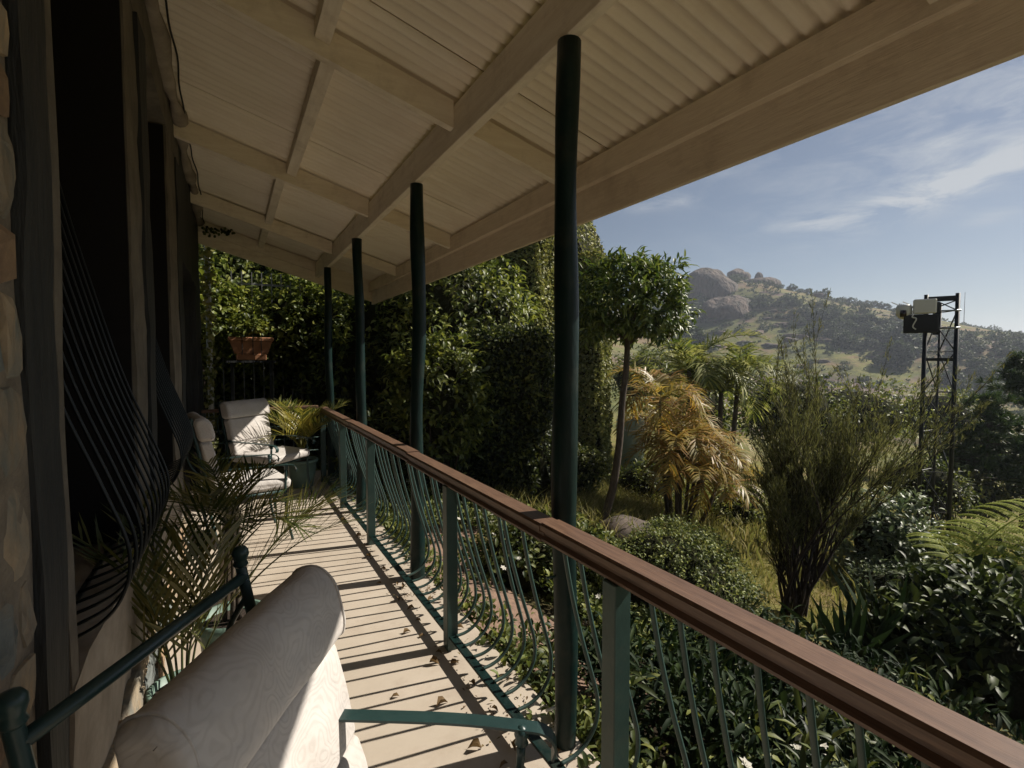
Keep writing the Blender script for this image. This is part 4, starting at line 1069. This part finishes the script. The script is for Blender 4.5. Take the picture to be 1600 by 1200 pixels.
n = len(A); dd = unit(D_+rdir(n)*.6+np.array([0, 0, .35])); ln = rng.uniform(.025, .075, n)[:, None]
A = A+rng.normal(size=A.shape)*.012
V, F = ribbons(A, A+dd*ln*.5, A+dd*ln+rng.normal(size=A.shape)*.004, .0060)
obj('foliage', V, F, LF['wispy'], ws)
print('wispy blades', n)

# rounded boxwood and others
bush('boxwood_ball', 'rounded clipped boxwood just over the handrail, top sunlit', 'bush', at(1048, 968, 4.15), (.72, .64, .76), 1900, 13, .06, .028, .016, LF['box'], core=.88, shell=.86, rough=.07)
bush('leafy_bush', 'yellow-green bush low behind the nearest pole and balusters', 'bush', at(850, 905, 4.6), (.75, .55, .55), 420, 12, .11, .075, .034, LF['cover'], hi=True, core=.8, shell=.75, group=None)
bush('pale_shrub', 'pale glossy-leaved shrub at the right edge of the wispy shrub', 'shrub', at(1385, 850, 6.4), (.60, .6, .62), 260, 11, .13, .085, .042, LF['pale'], hi=True, core=.6)
bush('camellia_bush', 'large dark glossy camellia bush at the lower right below the handrail', 'bush', at(1565, 1090, 3.9), (.98, .9, .92), 620, 11, .15, .115, .052, LF['camellia'], hi=True, core=.86, shell=.8, rough=.12)
bush('camellia_bush', 'second dark glossy bush behind the strap-leaved plant', 'bush', at(1620, 1010, 4.6), (1.0, 1.0, .75), 330, 11, .15, .115, .052, LF['camellia'], hi=True, core=.86, shell=.8, rough=.12)
# strap leaved clump
def strap(name, label, loc, n, L_, w, mat, group=None, elr=(35, 85)):
    t_ = thing(name, label, 'plant', loc, 0, group)
    P = []; Q = []; R_ = []
    for k in range(n):
        az = random.uniform(0, 6.283); el = rad(random.uniform(*elr)); l = L_*random.uniform(.7, 1.1); d = Vector((math.cos(az)*math.cos(el), math.sin(az)*math.cos(el), math.sin(el)))
        s0 = Vector((math.cos(az), math.sin(az), 0))*.05
        m_ = s0+d*l*.55; e = s0+d*l+Vector((0, 0, -l*.12*random.random()))
        V, F = ribbons(np.array([s0]), np.array([m_]), np.array([e]), w)
        obj('blade', V, F, mat, t_)
    return t_
for i, (u, v, d, l, lab) in enumerate(((1330, 1010, 3.9, .62, 'dark strap-leaved clump in front of the pale lawn, upper one'), (1385, 1000, 4.1, .75, 'taller dark strap-leaved clump beside the camellia bush'), (1290, 1010, 4.2, .5, 'small dark strap-leaved clump nearest the wispy shrub stems'))):
    p = at(u, v, d); strap('strap_leaf_plant', lab, (p.x, p.y, p.z-.12), 26, l, .055, LF['strap'], 'strap-leaved clumps')
# pine on the right
def pine(name, label, base, H, R, nb, mat, lo=.25, tr=.07, needles=26, nl=.16):
    t_ = thing(name, label, 'tree', base)
    MB().tube([(0, 0, -.2), (.03, .02, H*.5), (0, 0, H)], [tr, tr*.7, .01], 8).obj('trunk', MT['twig'], t_, smooth=True)
    mb = MB(); C = []; O = []
    for k in range(nb):
        h = H*(lo+(1-lo)*(k+random.random())/nb); az = random.uniform(0, 6.283); r_ = R*(1.05-(h/H-lo)/(1-lo))**.7*random.uniform(.6, 1.1)
        e = Vector((math.cos(az)*r_, math.sin(az)*r_, h+r_*.25)); s0 = Vector((0, 0, h)); mb.tube([s0, s0.lerp(e, .6)-Vector((0, 0, .05*r_)), e], [.022, .014, .004], 5)
        for q in range(9):
            f_ = random.uniform(.35, 1.05); a = s0.lerp(e, f_)+Vector((random.gauss(0, .10*R), random.gauss(0, .10*R), random.gauss(0, .05*R))); C.append(a); O.append((e-s0).normalized()+Vector((0, 0, .7)))
    mb.obj('branches', MT['twig'], t_, smooth=True)
    C = np.repeat(np.array(C), needles, 0); O = np.repeat(np.array(O), needles, 0); n = len(C)
    d = unit(O*.6+rdir(n)); ln = rng.uniform(.6, 1.1, n)[:, None]*nl
    V, F = ribbons(C, C+d*ln*.5, C+d*ln, nl*.09); obj('crown', V, F, mat, t_)
    return t_
b_ = stand(1535, 860, 13.0); pine('pine_tree', 'dense dark young pine at the right edge below the horizon', b_, 1.51-1.25-b_[2]+.3, 1.5, 46, LF['pine'], needles=30, nl=.22)
b_ = stand(1597, 800, 14.0); pine('pine_tree', 'thin pine with bare trunk and tufted top rising to the horizon', b_, 1.55-b_[2], 1.0, 18, LF['pine'], lo=.72, tr=.06, needles=36, nl=.24)
b_ = stand(1640, 860, 12.0); pine('pine_tree', 'dark pine cut off by the right picture edge', b_, -.1-b_[2], 1.4, 38, LF['pine'], needles=30, nl=.22)
# tree fern
p = at(1497, 895, 5.0); tf = thing('tree_fern', 'tree fern with long bright fronds arching across the right edge beside the tower foot', 'fern', (p.x, p.y, gz(p.x, p.y)))
h0 = p.z-gz(p.x, p.y)
MB().tube([(0, 0, -.1), (.01, 0, h0)], [.08, .06], 10).obj('trunk', MT['twig'], tf, smooth=True)
rdv = Vector((cR.x, cR.y, 0)); azr = math.atan2(rdv.y, rdv.x)
for k in (0, 1, 2, 3):
    az = azr+rad([6, -28, 30, 75, 130, 180, 235, 300][k]); el = rad([52, 30, 42, 40, 35, 30, 35, 25][k]); L_ = [1.7, 1.1, 1.3, .8, .4, .3, .4, .7][k]
    n = 14; P = [Vector((0, 0, h0))]; e = el; hd2 = Vector((math.cos(az), math.sin(az), 0)); T = []
    for i in range(n):
        d = hd2*math.cos(e)+Vector((0, 0, math.sin(e))); T.append(d); P.append(P[-1]+d*L_/n); e -= .95/n*(1+.6*i/n)
    side = Vector((-math.sin(az), math.cos(az), 0)); A = []; Bq = []; Cq = []; Uq = []
    npn = max(5, int(L_*8.5))
    for j in range(npn):
        s_ = .14+.86*(j+.5)/npn; f_ = s_*n; i = min(int(f_), n-1); pq = P[i].lerp(P[i+1], f_-i); tg = T[i]; upv = Vector((0, 0, 1))
        ll = .50*L_/1.7*math.sin(math.pi*min(1, s_*.8+.2))**.7+.03
        for sg in (-1, 1):
            d = (side*sg+tg*.25+upv*.25).normalized(); m_ = 22; q = pq.copy()
            for c_ in range(m_):
                ff = (c_+.5)/m_; d = (d+Vector((0, 0, -.035))).normalized(); q = q+d*ll/m_; l2 = .050*(1-ff*.7)
                for sg2 in (-1, 1):
                    d2 = (tg*sg2+d*.3+upv*.15).normalized(); A.append(q); Bq.append(q+d2*l2*.5); Cq.append(q+d2*l2+Vector((0, 0, -.008))); Uq.append(upv)
    V2, F2 = ribbons(np.array(A), np.array(Bq), np.array(Cq), .020, np.array(Uq))
    mb = MB().tube(P, [.010*(1-.7*i/n) for i in range(n+1)], 6); Fr = np.array([(f[0], f[j], f[j+1]) for f in mb.F for j in range(1, len(f)-1)])
    V3, F3 = join([(V2, F2), (np.array([tuple(v) for v in mb.V]), Fr)]); obj('frond', V3, F3, LF['fern'], tf)

# lattice tower with camera
b_ = Vector(stand(1455, 890, 8.0)); tw = thing('lattice_tower', 'slim dark steel lattice tower carrying a camera and boxes at its top', 'tower', b_, rad(-64))
top = 1.51+(562-462)/800*8.0-b_.z
hw = .185
legs = [(-hw, 0), (hw, 0), (0.02, .40)]
for (x, y) in legs: MB().tube([(x, y, -.1), (x, y, top if y == 0 else top-.1)], .030 if y == 0 else .018, 10).obj('leg', MT['steel'], tw, smooth=True)
z = .2; k = 0; stp = .62
while z < top-.2:
    for (a, c_) in ((0, 1), (1, 2), (2, 0)):
        A_ = Vector((*legs[a], z)); B_ = Vector((*legs[c_], min(z+stp, top-.1)))
        if k % 2: A_, B_ = Vector((*legs[c_], z)), Vector((*legs[a], min(z+stp, top-.1)))
        MB().tube([A_, B_], .009, 6).obj('brace', MT['steel'], tw)
        A2 = Vector((*legs[a], z)); B2 = Vector((*legs[c_], z)); MB().tube([A2, B2], .006, 6).obj('strut', MT['steel'], tw)
    z += stp/2*1.0 if False else stp*.5 if z < 0 else stp; k += 1
for zz, hh in ((top-.11, .075), (top-1.02, .045)): MB().box(-hw+.01, hw-.01, -.02, .02, zz, zz+hh).obj('cross_plate', MT['steel'], tw)
for zz in (top-.26, top-.52): MB().tube([(-.04, -.03, zz), (hw+.04, -.03, zz)], .014, 8).obj('clamp_bar', M('galvanised', (.25, .27, .28), rough=.4, metallic=.6), tw, smooth=True)
MB().box(-.10, -.02, -.06, .0, top-.62, top-.12).obj('mount_plate', MT['steel'], tw)
def tw_at(u, v, dep=-.10):
    lx_ = (u-1467)/100.; a_ = rad(-64); return (b_.x+lx_*math.cos(a_)-dep*math.sin(a_), b_.y+lx_*math.sin(a_)+dep*math.cos(a_), 1.51+(562-v)/100.)
bxo = thing('equipment_box', 'dark square equipment box bolted to the lattice tower under the camera', 'box', tw_at(1442, 507), rad(-64))
MB().box(-.21, .21, -.10, .05, -.14, .135, bev=.012).obj('housing', MT['black'], bxo)
MB().box(-.12, .17, -.108, -.101, -.11, .1).obj('door', MT['black'], bxo)
wb = thing('control_box', 'cream coloured control box beside the security camera on the tower', 'box', tw_at(1446, 481, -.13), rad(-64))
MB().box(-.14, .14, -.08, .06, -.11, .11, bev=.015).obj('housing', MT['white'], wb)
MB().tube(smooth_path([(-.13, -.09, -.11), (-.15, -.11, -.16), (-.10, -.12, -.19), (-.14, -.12, -.30), (-.10, -.12, -.35)], 4), .010, 6).obj('cable', MT['white'], wb, smooth=True)
sc = thing('security_camera', 'round cream security camera on an arm left of the control box', 'camera', tw_at(1421, 487, -.12), rad(-64))
MB().lathe([(.002, -.12), (.04, -.115), (.085, -.08), (.10, -.03), (.105, .0), (.100, .07), (.085, .10), (.03, .105)], 20).obj('dome', MT['white'], sc, smooth=True)
MB().lathe([(.001, -.05), (.040, -.05), (.045, 0), (.040, .05), (.001, .05)], 14, (-.01, -.085, -.04)).obj('lens', MT['lens'], sc, smooth=True)
MB().tube([(.08, 0, .06), (.16, -.02, .06)], .02, 8).obj('arm', MT['white'], sc, smooth=True)
for dx in (-.10, .04): MB().tube([(dx+.05, 0, .09), (dx-.06, -.02, .15)], .007, 5).obj('antenna', MT['white'], sc)

# boulders in the garden
def boulder(loc, R, label, mat='boulder', n=20, m_=12, rough=.16, group=None, name='boulder'):
    V, F = ellipsoid_mesh(R, 1, rough, n, m_); return tag(obj(name, V, F, MT[mat], None, loc, smooth=True), label, 'rock', group)
p = at(975, 830, 6.6); boulder((p.x, p.y, gz(p.x, p.y)+.05), (.46, .40, .22), 'flat brown boulder at the foot of the lollipop tree')
p = at(1345, 905, 6.8); boulder((p.x, p.y, gz(p.x, p.y)+.05), (.22, .2, .18), 'small pinkish garden rock on the lawn behind the strap leaves')

# mint coloured garden tank behind the palm
p = at(985, 668, 12.5); tk_ = thing('water_tank', 'pale mint green tank glimpsed behind the yellow palm', 'tank', (p.x, p.y, gz(p.x, p.y)))
hh = p.z+.25-gz(p.x, p.y)
MT['tank'] = M('faded_mint_paint', (.34, .40, .31), (.28, .33, .26), scale=3, rough=.6)
MB().lathe([(.34, 0), (.34, hh-.08), (.30, hh), (.1, hh+.04), (.001, hh+.05)], 24).obj('body', MT['tank'], tk_, smooth=True)
MB().lathe([(.35, hh-.3), (.35, hh-.26)], 24).obj('band', MT['bone'], tk_, smooth=True)

# ground cover under and beyond the railing, grass, flowers
def scatter(n, x0, x1, y0, y1, fn=None):
    X = rng.uniform(x0, x1, n); Y = rng.uniform(y0, y1, n)
    return X, Y
X, Y = scatter(4200, 1.16, 3.3, -.8, 8.2)
hgt = .05+.30*np.clip(vnoise(np.stack([X, Y, 0*X], 1), 1.1, 2)+.25, 0, 1)*np.clip((X-1.15)/.5, .25, 1)
keep = ~((X > 1.45) & (Y < 2.2) & (rng.random(len(X)) < .88)) & ~((Y > 2.6) & (Y < 4.6) & (X > 1.35) & (X < 2.1))
X, Y, hgt = X[keep], Y[keep], hgt[keep]
C = np.stack([X, Y, terrain(X, Y)+hgt+np.where(X < 1.35, .12, 0)], 1)
O = np.tile(np.array([0, 0, 1.]), (len(C), 1)); V, F = clump_leaves(C, O, 11, .13, .055, .026, True, .1)
tag(obj('ground_cover', V, F, LF['cover']), kind='stuff')
X, Y = scatter(1100, 1.5, 3.4, -.8, 2.2)  # second ground cover with its own darker leaves
C = np.stack([X, Y, terrain(X, Y)+rng.uniform(.02, .34, len(X))], 1); O = np.tile(np.array([0, 0, 1.]), (len(C), 1))
V, F = clump_leaves(C, O, 11, .14, .095, .022, True, .0); tag(obj('dark_cover', V, F, LF['strap']), kind='stuff')
# taller stems in the dark-leaved strip
X, Y = scatter(170, 1.5, 3.2, -.5, 1.9)
C = np.stack([X, Y, terrain(X, Y)+rng.uniform(.1, .45, len(X))], 1); O = np.tile(np.array([0, 0, 1.]), (len(C), 1))
V, F = clump_leaves(C, O, 9, .13, .10, .022, True, .0); tag(obj('undergrowth', V, F, LF['hedge']), kind='stuff')
# grasses by the ivy house and the tree
def grass(name, n, cx, cy, sx, sy, L_, w, mat, lean=.45):
    X = rng.normal(cx, sx, n); Y = rng.normal(cy, sy, n); Z = terrain(X, Y)-.02
    P = np.stack([X, Y, Z], 1); d = unit(rdir(n)*lean+np.array([0, 0, 1.])); l = (L_*rng.uniform(.5, 1.2, n))[:, None]
    bend = rdir(n)*np.array([1, 1, 0])*l*.3
    V, F = ribbons(P, P+d*l*.55, P+d*l+bend-np.array([0, 0, .15])*l, w); tag(obj(name, V, F, mat), kind='stuff')
p = at(880, 740, 8.2); grass('tall_grass', 9000, p.x, p.y, .9, .8, .45, .012, LF['grass'])
p = at(930, 700, 9.8); grass('tall_grass', 8000, p.x, p.y, 1.0, .8, .5, .014, LF['grass'])
p = at(960, 640, 16); grass('tall_grass', 9000, p.x, p.y, 3., 2., .5, .03, LF['grass'])
p = at(1250, 930, 6.2); grass('lawn_grass', 42000, p.x+.6, p.y+.2, 1.8, 1.6, .075, .008, LF['grass'])
p = at(1540, 880, 8); grass('lawn_grass', 14000, p.x, p.y, 2.2, 1.6, .10, .012, LF['grass'])
p = at(1190, 760, 10); grass('tall_grass', 12000, p.x, p.y, 2.6, 1.8, .4, .02, LF['grass'])
# assorted small shrubs filling the middle distance
fill = [(905, 735, 8.4, .45, .4, 'cover', 'yellow-green flowering clump between the nearest pole and the tree trunk'),
        (1010, 760, 9.5, .7, .5, 'shrub', 'shaded shrub under the yellow palm'),
        (1150, 800, 8.8, .6, .5, 'greenpalm', 'feathery light bush right of the yellow palm'),
        (1440, 760, 9.6, .8, .6, 'cover', 'olive bush behind the foot of the lattice tower'),
        (1500, 770, 12.5, .9, .4, 'wispy', 'dry olive bush right of the lattice tower'),
        (1080, 640, 15, 1.4, 1.2, 'shrub', 'round dark shrub behind the green palm'),
        (1230, 640, 17, 1.8, 1.2, 'cover', 'sunny bush on the slope behind the wispy shrub'),
        (1330, 650, 20, 2.2, 1.4, 'shrub', 'broad bush on the slope left of the tower'),
        (1400, 930, 5.6, .5, .35, 'pale', 'low pale leafy plant in front of the tower foot'),
        (1580, 950, 5.0, .35, .2, 'cover', 'light green low plants above the camellia bush'),
        (1005, 590, 24, 1.8, 1.3, 'cover', 'grey-green bush on the bank behind the tree trunk'),
        (1460, 650, 26, 2.2, 1.4, 'shrub', 'dark bush far behind the tower'),
        (1530, 720, 22, 2.0, 1.2, 'cover', 'olive bush behind the dense pine')]
for (u, v, d, r_, rz, mk, lab) in fill:
    lf = .05 if d < 7 else (.07 if d < 12 else .16)
    bush('garden_shrub', lab, 'shrub', at(u, v, d), (r_, r_, rz), 170, 12, .18*r_/.6*.8, lf, lf*.5, LF[mk], core=.7, shell=.6)
# white flowers
n = 46
for k in range(n):
    if k < 30: x, y = random.uniform(1.5, 2.1), random.uniform(.35, 1.25)
    else: x, y = random.uniform(1.4, 2.6), random.uniform(2.4, 5)
    z = gz(x, y)+random.uniform(.28, .42)
    P = np.zeros((6, 3)); a = np.arange(6)*math.pi/3; D = np.stack([np.cos(a), np.sin(a), .5+0*a], 1)
    if k == 0:
        V, F = leaves(P, D, np.tile([0, 0, 1.], (6, 1)), .028, .02, hi=False); fme = mesh_from('flower', V, F, LF['white'])
    o = link('flower', fme, None, (x, y, z), random.uniform(0, 6)); o.scale = [random.uniform(.7, 1.2)]*3; o.rotation_euler = (random.uniform(-.5, .5), random.uniform(-.5, .5), 0)
    tag(o, 'small white flower in the ground cover beyond the railing', 'flower', 'white flowers beyond the railing')

# garden gravel path seen through the balusters
xs = np.linspace(0, 1, 5); pv = []; pf = []
ys = np.linspace(2.0, 7.0, 40)
for j, y in enumerate(ys):
    for i, s_ in enumerate(xs):
        x = 1.42+.55*s_+.1*math.sin(y*1.3)+max(0, y-4.4)*.55*1.0; pv.append((x, y, gz(x, y)+.03))
for j in range(len(ys)-1):
    for i in range(4): k = j*5+i; pf.append((k, k+1, k+6, k+5))
MT['path'] = M('brown_gravel', (.26, .17, .12), (.17, .11, .08), scale=25, rough=.95, bump=.7, bscale=60)
tag(obj('path', pv, pf, MT['path'], smooth=True), kind='structure')

# ------------------------------------------------------------------ the hill
def onhill(u, D):
    d = Vector(((cR.x*(u-800)/FOC+cF.x), (cR.y*(u-800)/FOC+cF.y), 0)).normalized(); x, y = d.x*D, d.y*D; return x, y, gz(x, y)
x, y, z = onhill(1098, 300); boulder((x, y, 33), (17, 20, 17.5), 'great rounded granite dome on the left shoulder of the hill', 'rock', 44, 28, .12, name='granite_dome')
x, y, z = onhill(1140, 265); boulder((x, y, z-5), (17, 12, 9.5), 'lower granite slab dome halfway down the hill', 'rock', 40, 24, .2, name='granite_dome')
x, y, z = onhill(1080, 300); boulder((x, y, z-6), (12, 12, 15), 'steep granite flank at the left end of the hill', 'rock', 36, 22, .18, name='granite_dome')
x, y, z = onhill(1182, 338); boulder((x, y, z+2.2), (2.6, 2.6, 4.2), 'upright balancing boulder on the summit', 'rock', 14, 10, .12, name='summit_boulder')
x, y, z = onhill(1150, 336); boulder((x, y, z+.5), (8, 5, 4.2), 'heap of dark boulders on the summit left of the balancing rock', 'rock', 20, 12, .25, name='summit_boulder')
x, y, z = onhill(1185, 320); boulder((x, y, z-3), (12, 9, 6), 'granite outcrop just below the summit', 'rock', 20, 12, .15, name='granite_dome')
hm = [mesh_from('hill_rock', *ellipsoid_mesh((1, .8, .6), 1, .5, 12, 8), MT['rock'], True) for _ in range(3)]
for k in range(46):
    u = random.gauss(1190, 70); v = random.gauss(545, 45); h_ = hit(u, v, 600)
    if h_ is None or h_[3] < 90: continue
    x, y, z, dd = h_; o = link('hill_rock', hm[k % 3], None, (x, y, z), random.uniform(0, 6)); s_ = random.uniform(.8, 3.6)*dd/250; o.scale = (s_*1.2, s_, s_*.8)
    tag(o, 'brown granite rock lying on the hillside', 'rock', 'rocks scattered over the hillside')
# trees on the hill and in the valley
def tree_mesh(kind):
    if kind == 'round': C, O = ellipsoid_clumps(60, (.5, .5, .42), .4, .25); off = .55
    elif kind == 'tall': C, O = ellipsoid_clumps(70, (.26, .26, .46), .3, .3); off = .54
    else: C, O = ellipsoid_clumps(50, (.6, .6, .26), .4, .3); off = .2
    V, F = clump_leaves(C, O, 6, .14, .17, .13, False, .1); V = V+np.array([0, 0, off])
    mb = MB().tube([(0, 0, -.05), (.01, 0, off)], [.03, .015], 5, cap=False)
    Fr = np.array([(f[0], f[j], f[j+1]) for f in mb.F for j in (1, 2)])
    V, F = join([(V, F), (np.array([tuple(v) for v in mb.V]), Fr)])
    return mesh_from('hill_tree', V, F, LF['far'])
TM = {k: [tree_mesh(k) for _ in range(3)] for k in ('round', 'tall', 'bush')}
# (pixel centre, spread, count, kind, size in pixels)
groups = [((1075, 545), (22, 50), 20, 'round', (14, 30), 'dark tree of the shaded left flank below the granite dome', 'trees on the left flank of the hill'),
          ((1150, 432), (14, 5), 7, 'bush', (8, 16), 'dark bush crowding the summit boulders', 'bushes on the summit'),
          ((1215, 478), (30, 12), 26, 'bush', (8, 17), 'small dark bush on the upper slope right of the summit', 'bushes on the upper slope'),
          ((1290, 505), (38, 11), 34, 'round', (9, 19), 'dark tree in the belt just under the ridge line', 'trees in the belt under the ridge'),
          ((1380, 522), (34, 13), 30, 'round', (10, 22), 'bluish dark tree in the middle of the ridge', 'trees on the middle of the ridge'),
          ((1220, 570), (60, 30), 30, 'bush', (7, 15), 'low dark bush on the open grassy slope', 'bushes on the open slope'),
          ((1330, 590), (50, 30), 22, 'bush', (6, 16), 'low bush dotted over the lower slope left of the tower', 'bushes on the lower slope'),
          ((1408, 552), (12, 16), 9, 'tall', (24, 48), 'tall dark tree in the clump left of the lattice tower', 'tall clump left of the tower'),
          ((1150, 520), (30, 26), 18, 'bush', (9, 18), 'dark bush among the granite slabs', 'bushes among the granite slabs'),
          ((1560, 545), (50, 9), 26, 'round', (9, 20), 'hazy blue tree on the far right ridge', 'trees on the far right ridge'),
          ((1545, 600), (45, 28), 34, 'round', (9, 24), 'dark tree on the green slope right of the tower', 'trees on the slope right of the tower')]
for (c, sp, num, kind, (pa, pb), lb, gp) in groups:
    made = 0; tries = 0
    while made < num and tries < num*12:
        tries += 1; u = random.gauss(c[0], sp[0]); v = random.gauss(c[1], sp[1]); h_ = hit(u, v, 760)
        if h_ is None or h_[3] < 60: continue
        x, y, z, dd = h_; px_ = random.uniform(pa, pb); h = px_*dd/800
        if h > 16: h = 16
        nm = {'round': 'round_tree', 'tall': 'tall_tree', 'bush': 'hill_bush'}[kind]
        o = link(nm, random.choice(TM[kind]), None, (x, y, z-.1*h), random.uniform(0, 6)); w_ = random.uniform(.9, 1.5)
        o.scale = (h*w_, h*w_, h); tag(o, lb, 'bush' if kind == 'bush' else 'tree', gp); made += 1
for k, u in enumerate(range(1196, 1440, 8)):
    u += random.uniform(-4, 4); d = Vector(((cR.x*(u-800)/FOC+cF.x), (cR.y*(u-800)/FOC+cF.y), 0)).normalized(); Ds = np.arange(150, 700, 4.); zz = terrain(d.x*Ds, d.y*Ds); D = float(Ds[np.argmax((zz-1.51)/Ds)])-6
    x, y = d.x*D, d.y*D; h = random.uniform(2.2, 5.2)*D/340; o = link('ridge_tree', random.choice(TM[random.choice(('round', 'round', 'bush'))]), None, (x, y, gz(x, y)-.2), random.uniform(0, 6)); o.scale = (h*1.2, h*1.2, h)
    tag(o, 'small tree silhouetted on the skyline between the summit and the tower', 'tree', 'small trees along the skyline')
n = 9000; uu = rng.uniform(1000, 1660, n); DD = rng.uniform(75, 520, n); fx = cR.x*(uu-800)/FOC+cF.x; fy = cR.y*(uu-800)/FOC+cF.y; ll = np.hypot(fx, fy); X = fx/ll*DD; Y = fy/ll*DD
nv = vnoise(np.stack([X, Y, 0*X], 1), .03, 3); kk = nv+rng.normal(0, .18, n) > .22; X = X[kk]; Y = Y[kk]; sc_ = DD[kk]/300
C = np.stack([X, Y, terrain(X, Y)+.2], 1); O = np.tile(np.array([0, 0, 1.]), (len(C), 1)); per = 7
P0 = np.repeat(C, per, 0); sc_ = np.repeat(sc_, per); m_ = len(P0); P0 = P0+rng.normal(size=(m_, 3))*np.array([.6, .6, .25])*sc_[:, None]
V, F = leaves(P0, unit(rdir(m_)+np.array([0, 0, .8])), rdir(m_), 1.25*sc_*rng.uniform(.5, 1.3, m_), .9*sc_); tag(obj('hill_scrub', V, F, LF['far']), kind='stuff')
# line of tall gum trees on the far right skyline
for k, (u, s_) in enumerate(((1523, 13), (1545, 17), (1553, 15), (1572, 16), (1588, 17), (1598, 15), (1612, 18), (1630, 16))):
    x, y, z = onhill(u, 520+6*k)
    t_ = thing('gum_tree', 'bare-stemmed gum tree with flat crown on the right skyline', 'tree', (x, y, z-.3), random.uniform(0, 6), 'gum trees on the right skyline')
    MB().tube([(0, 0, 0), (.3, .1, s_*.45), (.1, .2, s_*.85)], [.35, .25, .1], 6).obj('trunk', MT['twig'], t_)
    C, O = ellipsoid_clumps(55, (s_*.34, s_*.34, s_*.2), .2, .5); V, F = clump_leaves(C, O, 7, 1.3, 1.4, 1.0, False, .1); obj('crown', V+np.array([0, 0, s_*.8]), F, LF['far'], t_)
x, y, z = onhill(1502, 430); tag(MB().tube([(0, 0, 0), (0, 0, 22)], [.25, .12], 6).obj('radio_mast', MT['steel'], None, (x, y, z)), 'thin grey mast on the far ridge right of the tower', 'mast')
# a few bigger trees that stand out on the slope
for k, (u, v, px_, kd, lb) in enumerate(((1398, 575, 44, 'tall', 'tall dark tree, left one of the pair beside the camera box'), (1415, 578, 40, 'tall', 'tall dark tree, right one of the pair beside the camera box'), (1088, 560, 46, 'tall', 'dark conical tree under the granite dome, beside the lollipop tree'),
        (1373, 572, 17, 'round', 'small round tree alone on the pale green slope'), (1540, 600, 34, 'round', 'round dark tree on the slope left of the thin pine'), (1552, 625, 30, 'round', 'lower round dark tree on the slope left of the thin pine'), (1500, 640, 30, 'round', 'dark tree just right of the tower legs'), (1330, 520, 20, 'round', 'darkest round tree under the ridge line'), (1160, 560, 22, 'round', 'dark round tree among rocks above the green palm'))):
    h_ = hit(u, v, 760); x, y, z, dd = h_; h = px_*dd/800; o = link('slope_tree', random.choice(TM[kd]), None, (x, y, z-.2), random.uniform(0, 6)); o.scale = (h*.95, h*.95, h); tag(o, lb, 'tree')

# ------------------------------------------------------------------ haze
hz, ht, hb = new_mat('haze_air')
ht.nodes.remove(hb)
pv_ = ht.nodes.new('ShaderNodeVolumePrincipled'); pv_.inputs['Color'].default_value = (.78, .86, 1.0, 1); pv_.inputs['Density'].default_value = .00055
pv_.inputs['Anisotropy'].default_value = .3
ht.links.new(pv_.outputs[0], ht.nodes['Material Output'].inputs['Volume'])
tag(MB().box(-320, 2320, -1220, 2320, -16, 80).obj('haze', hz), kind='stuff')
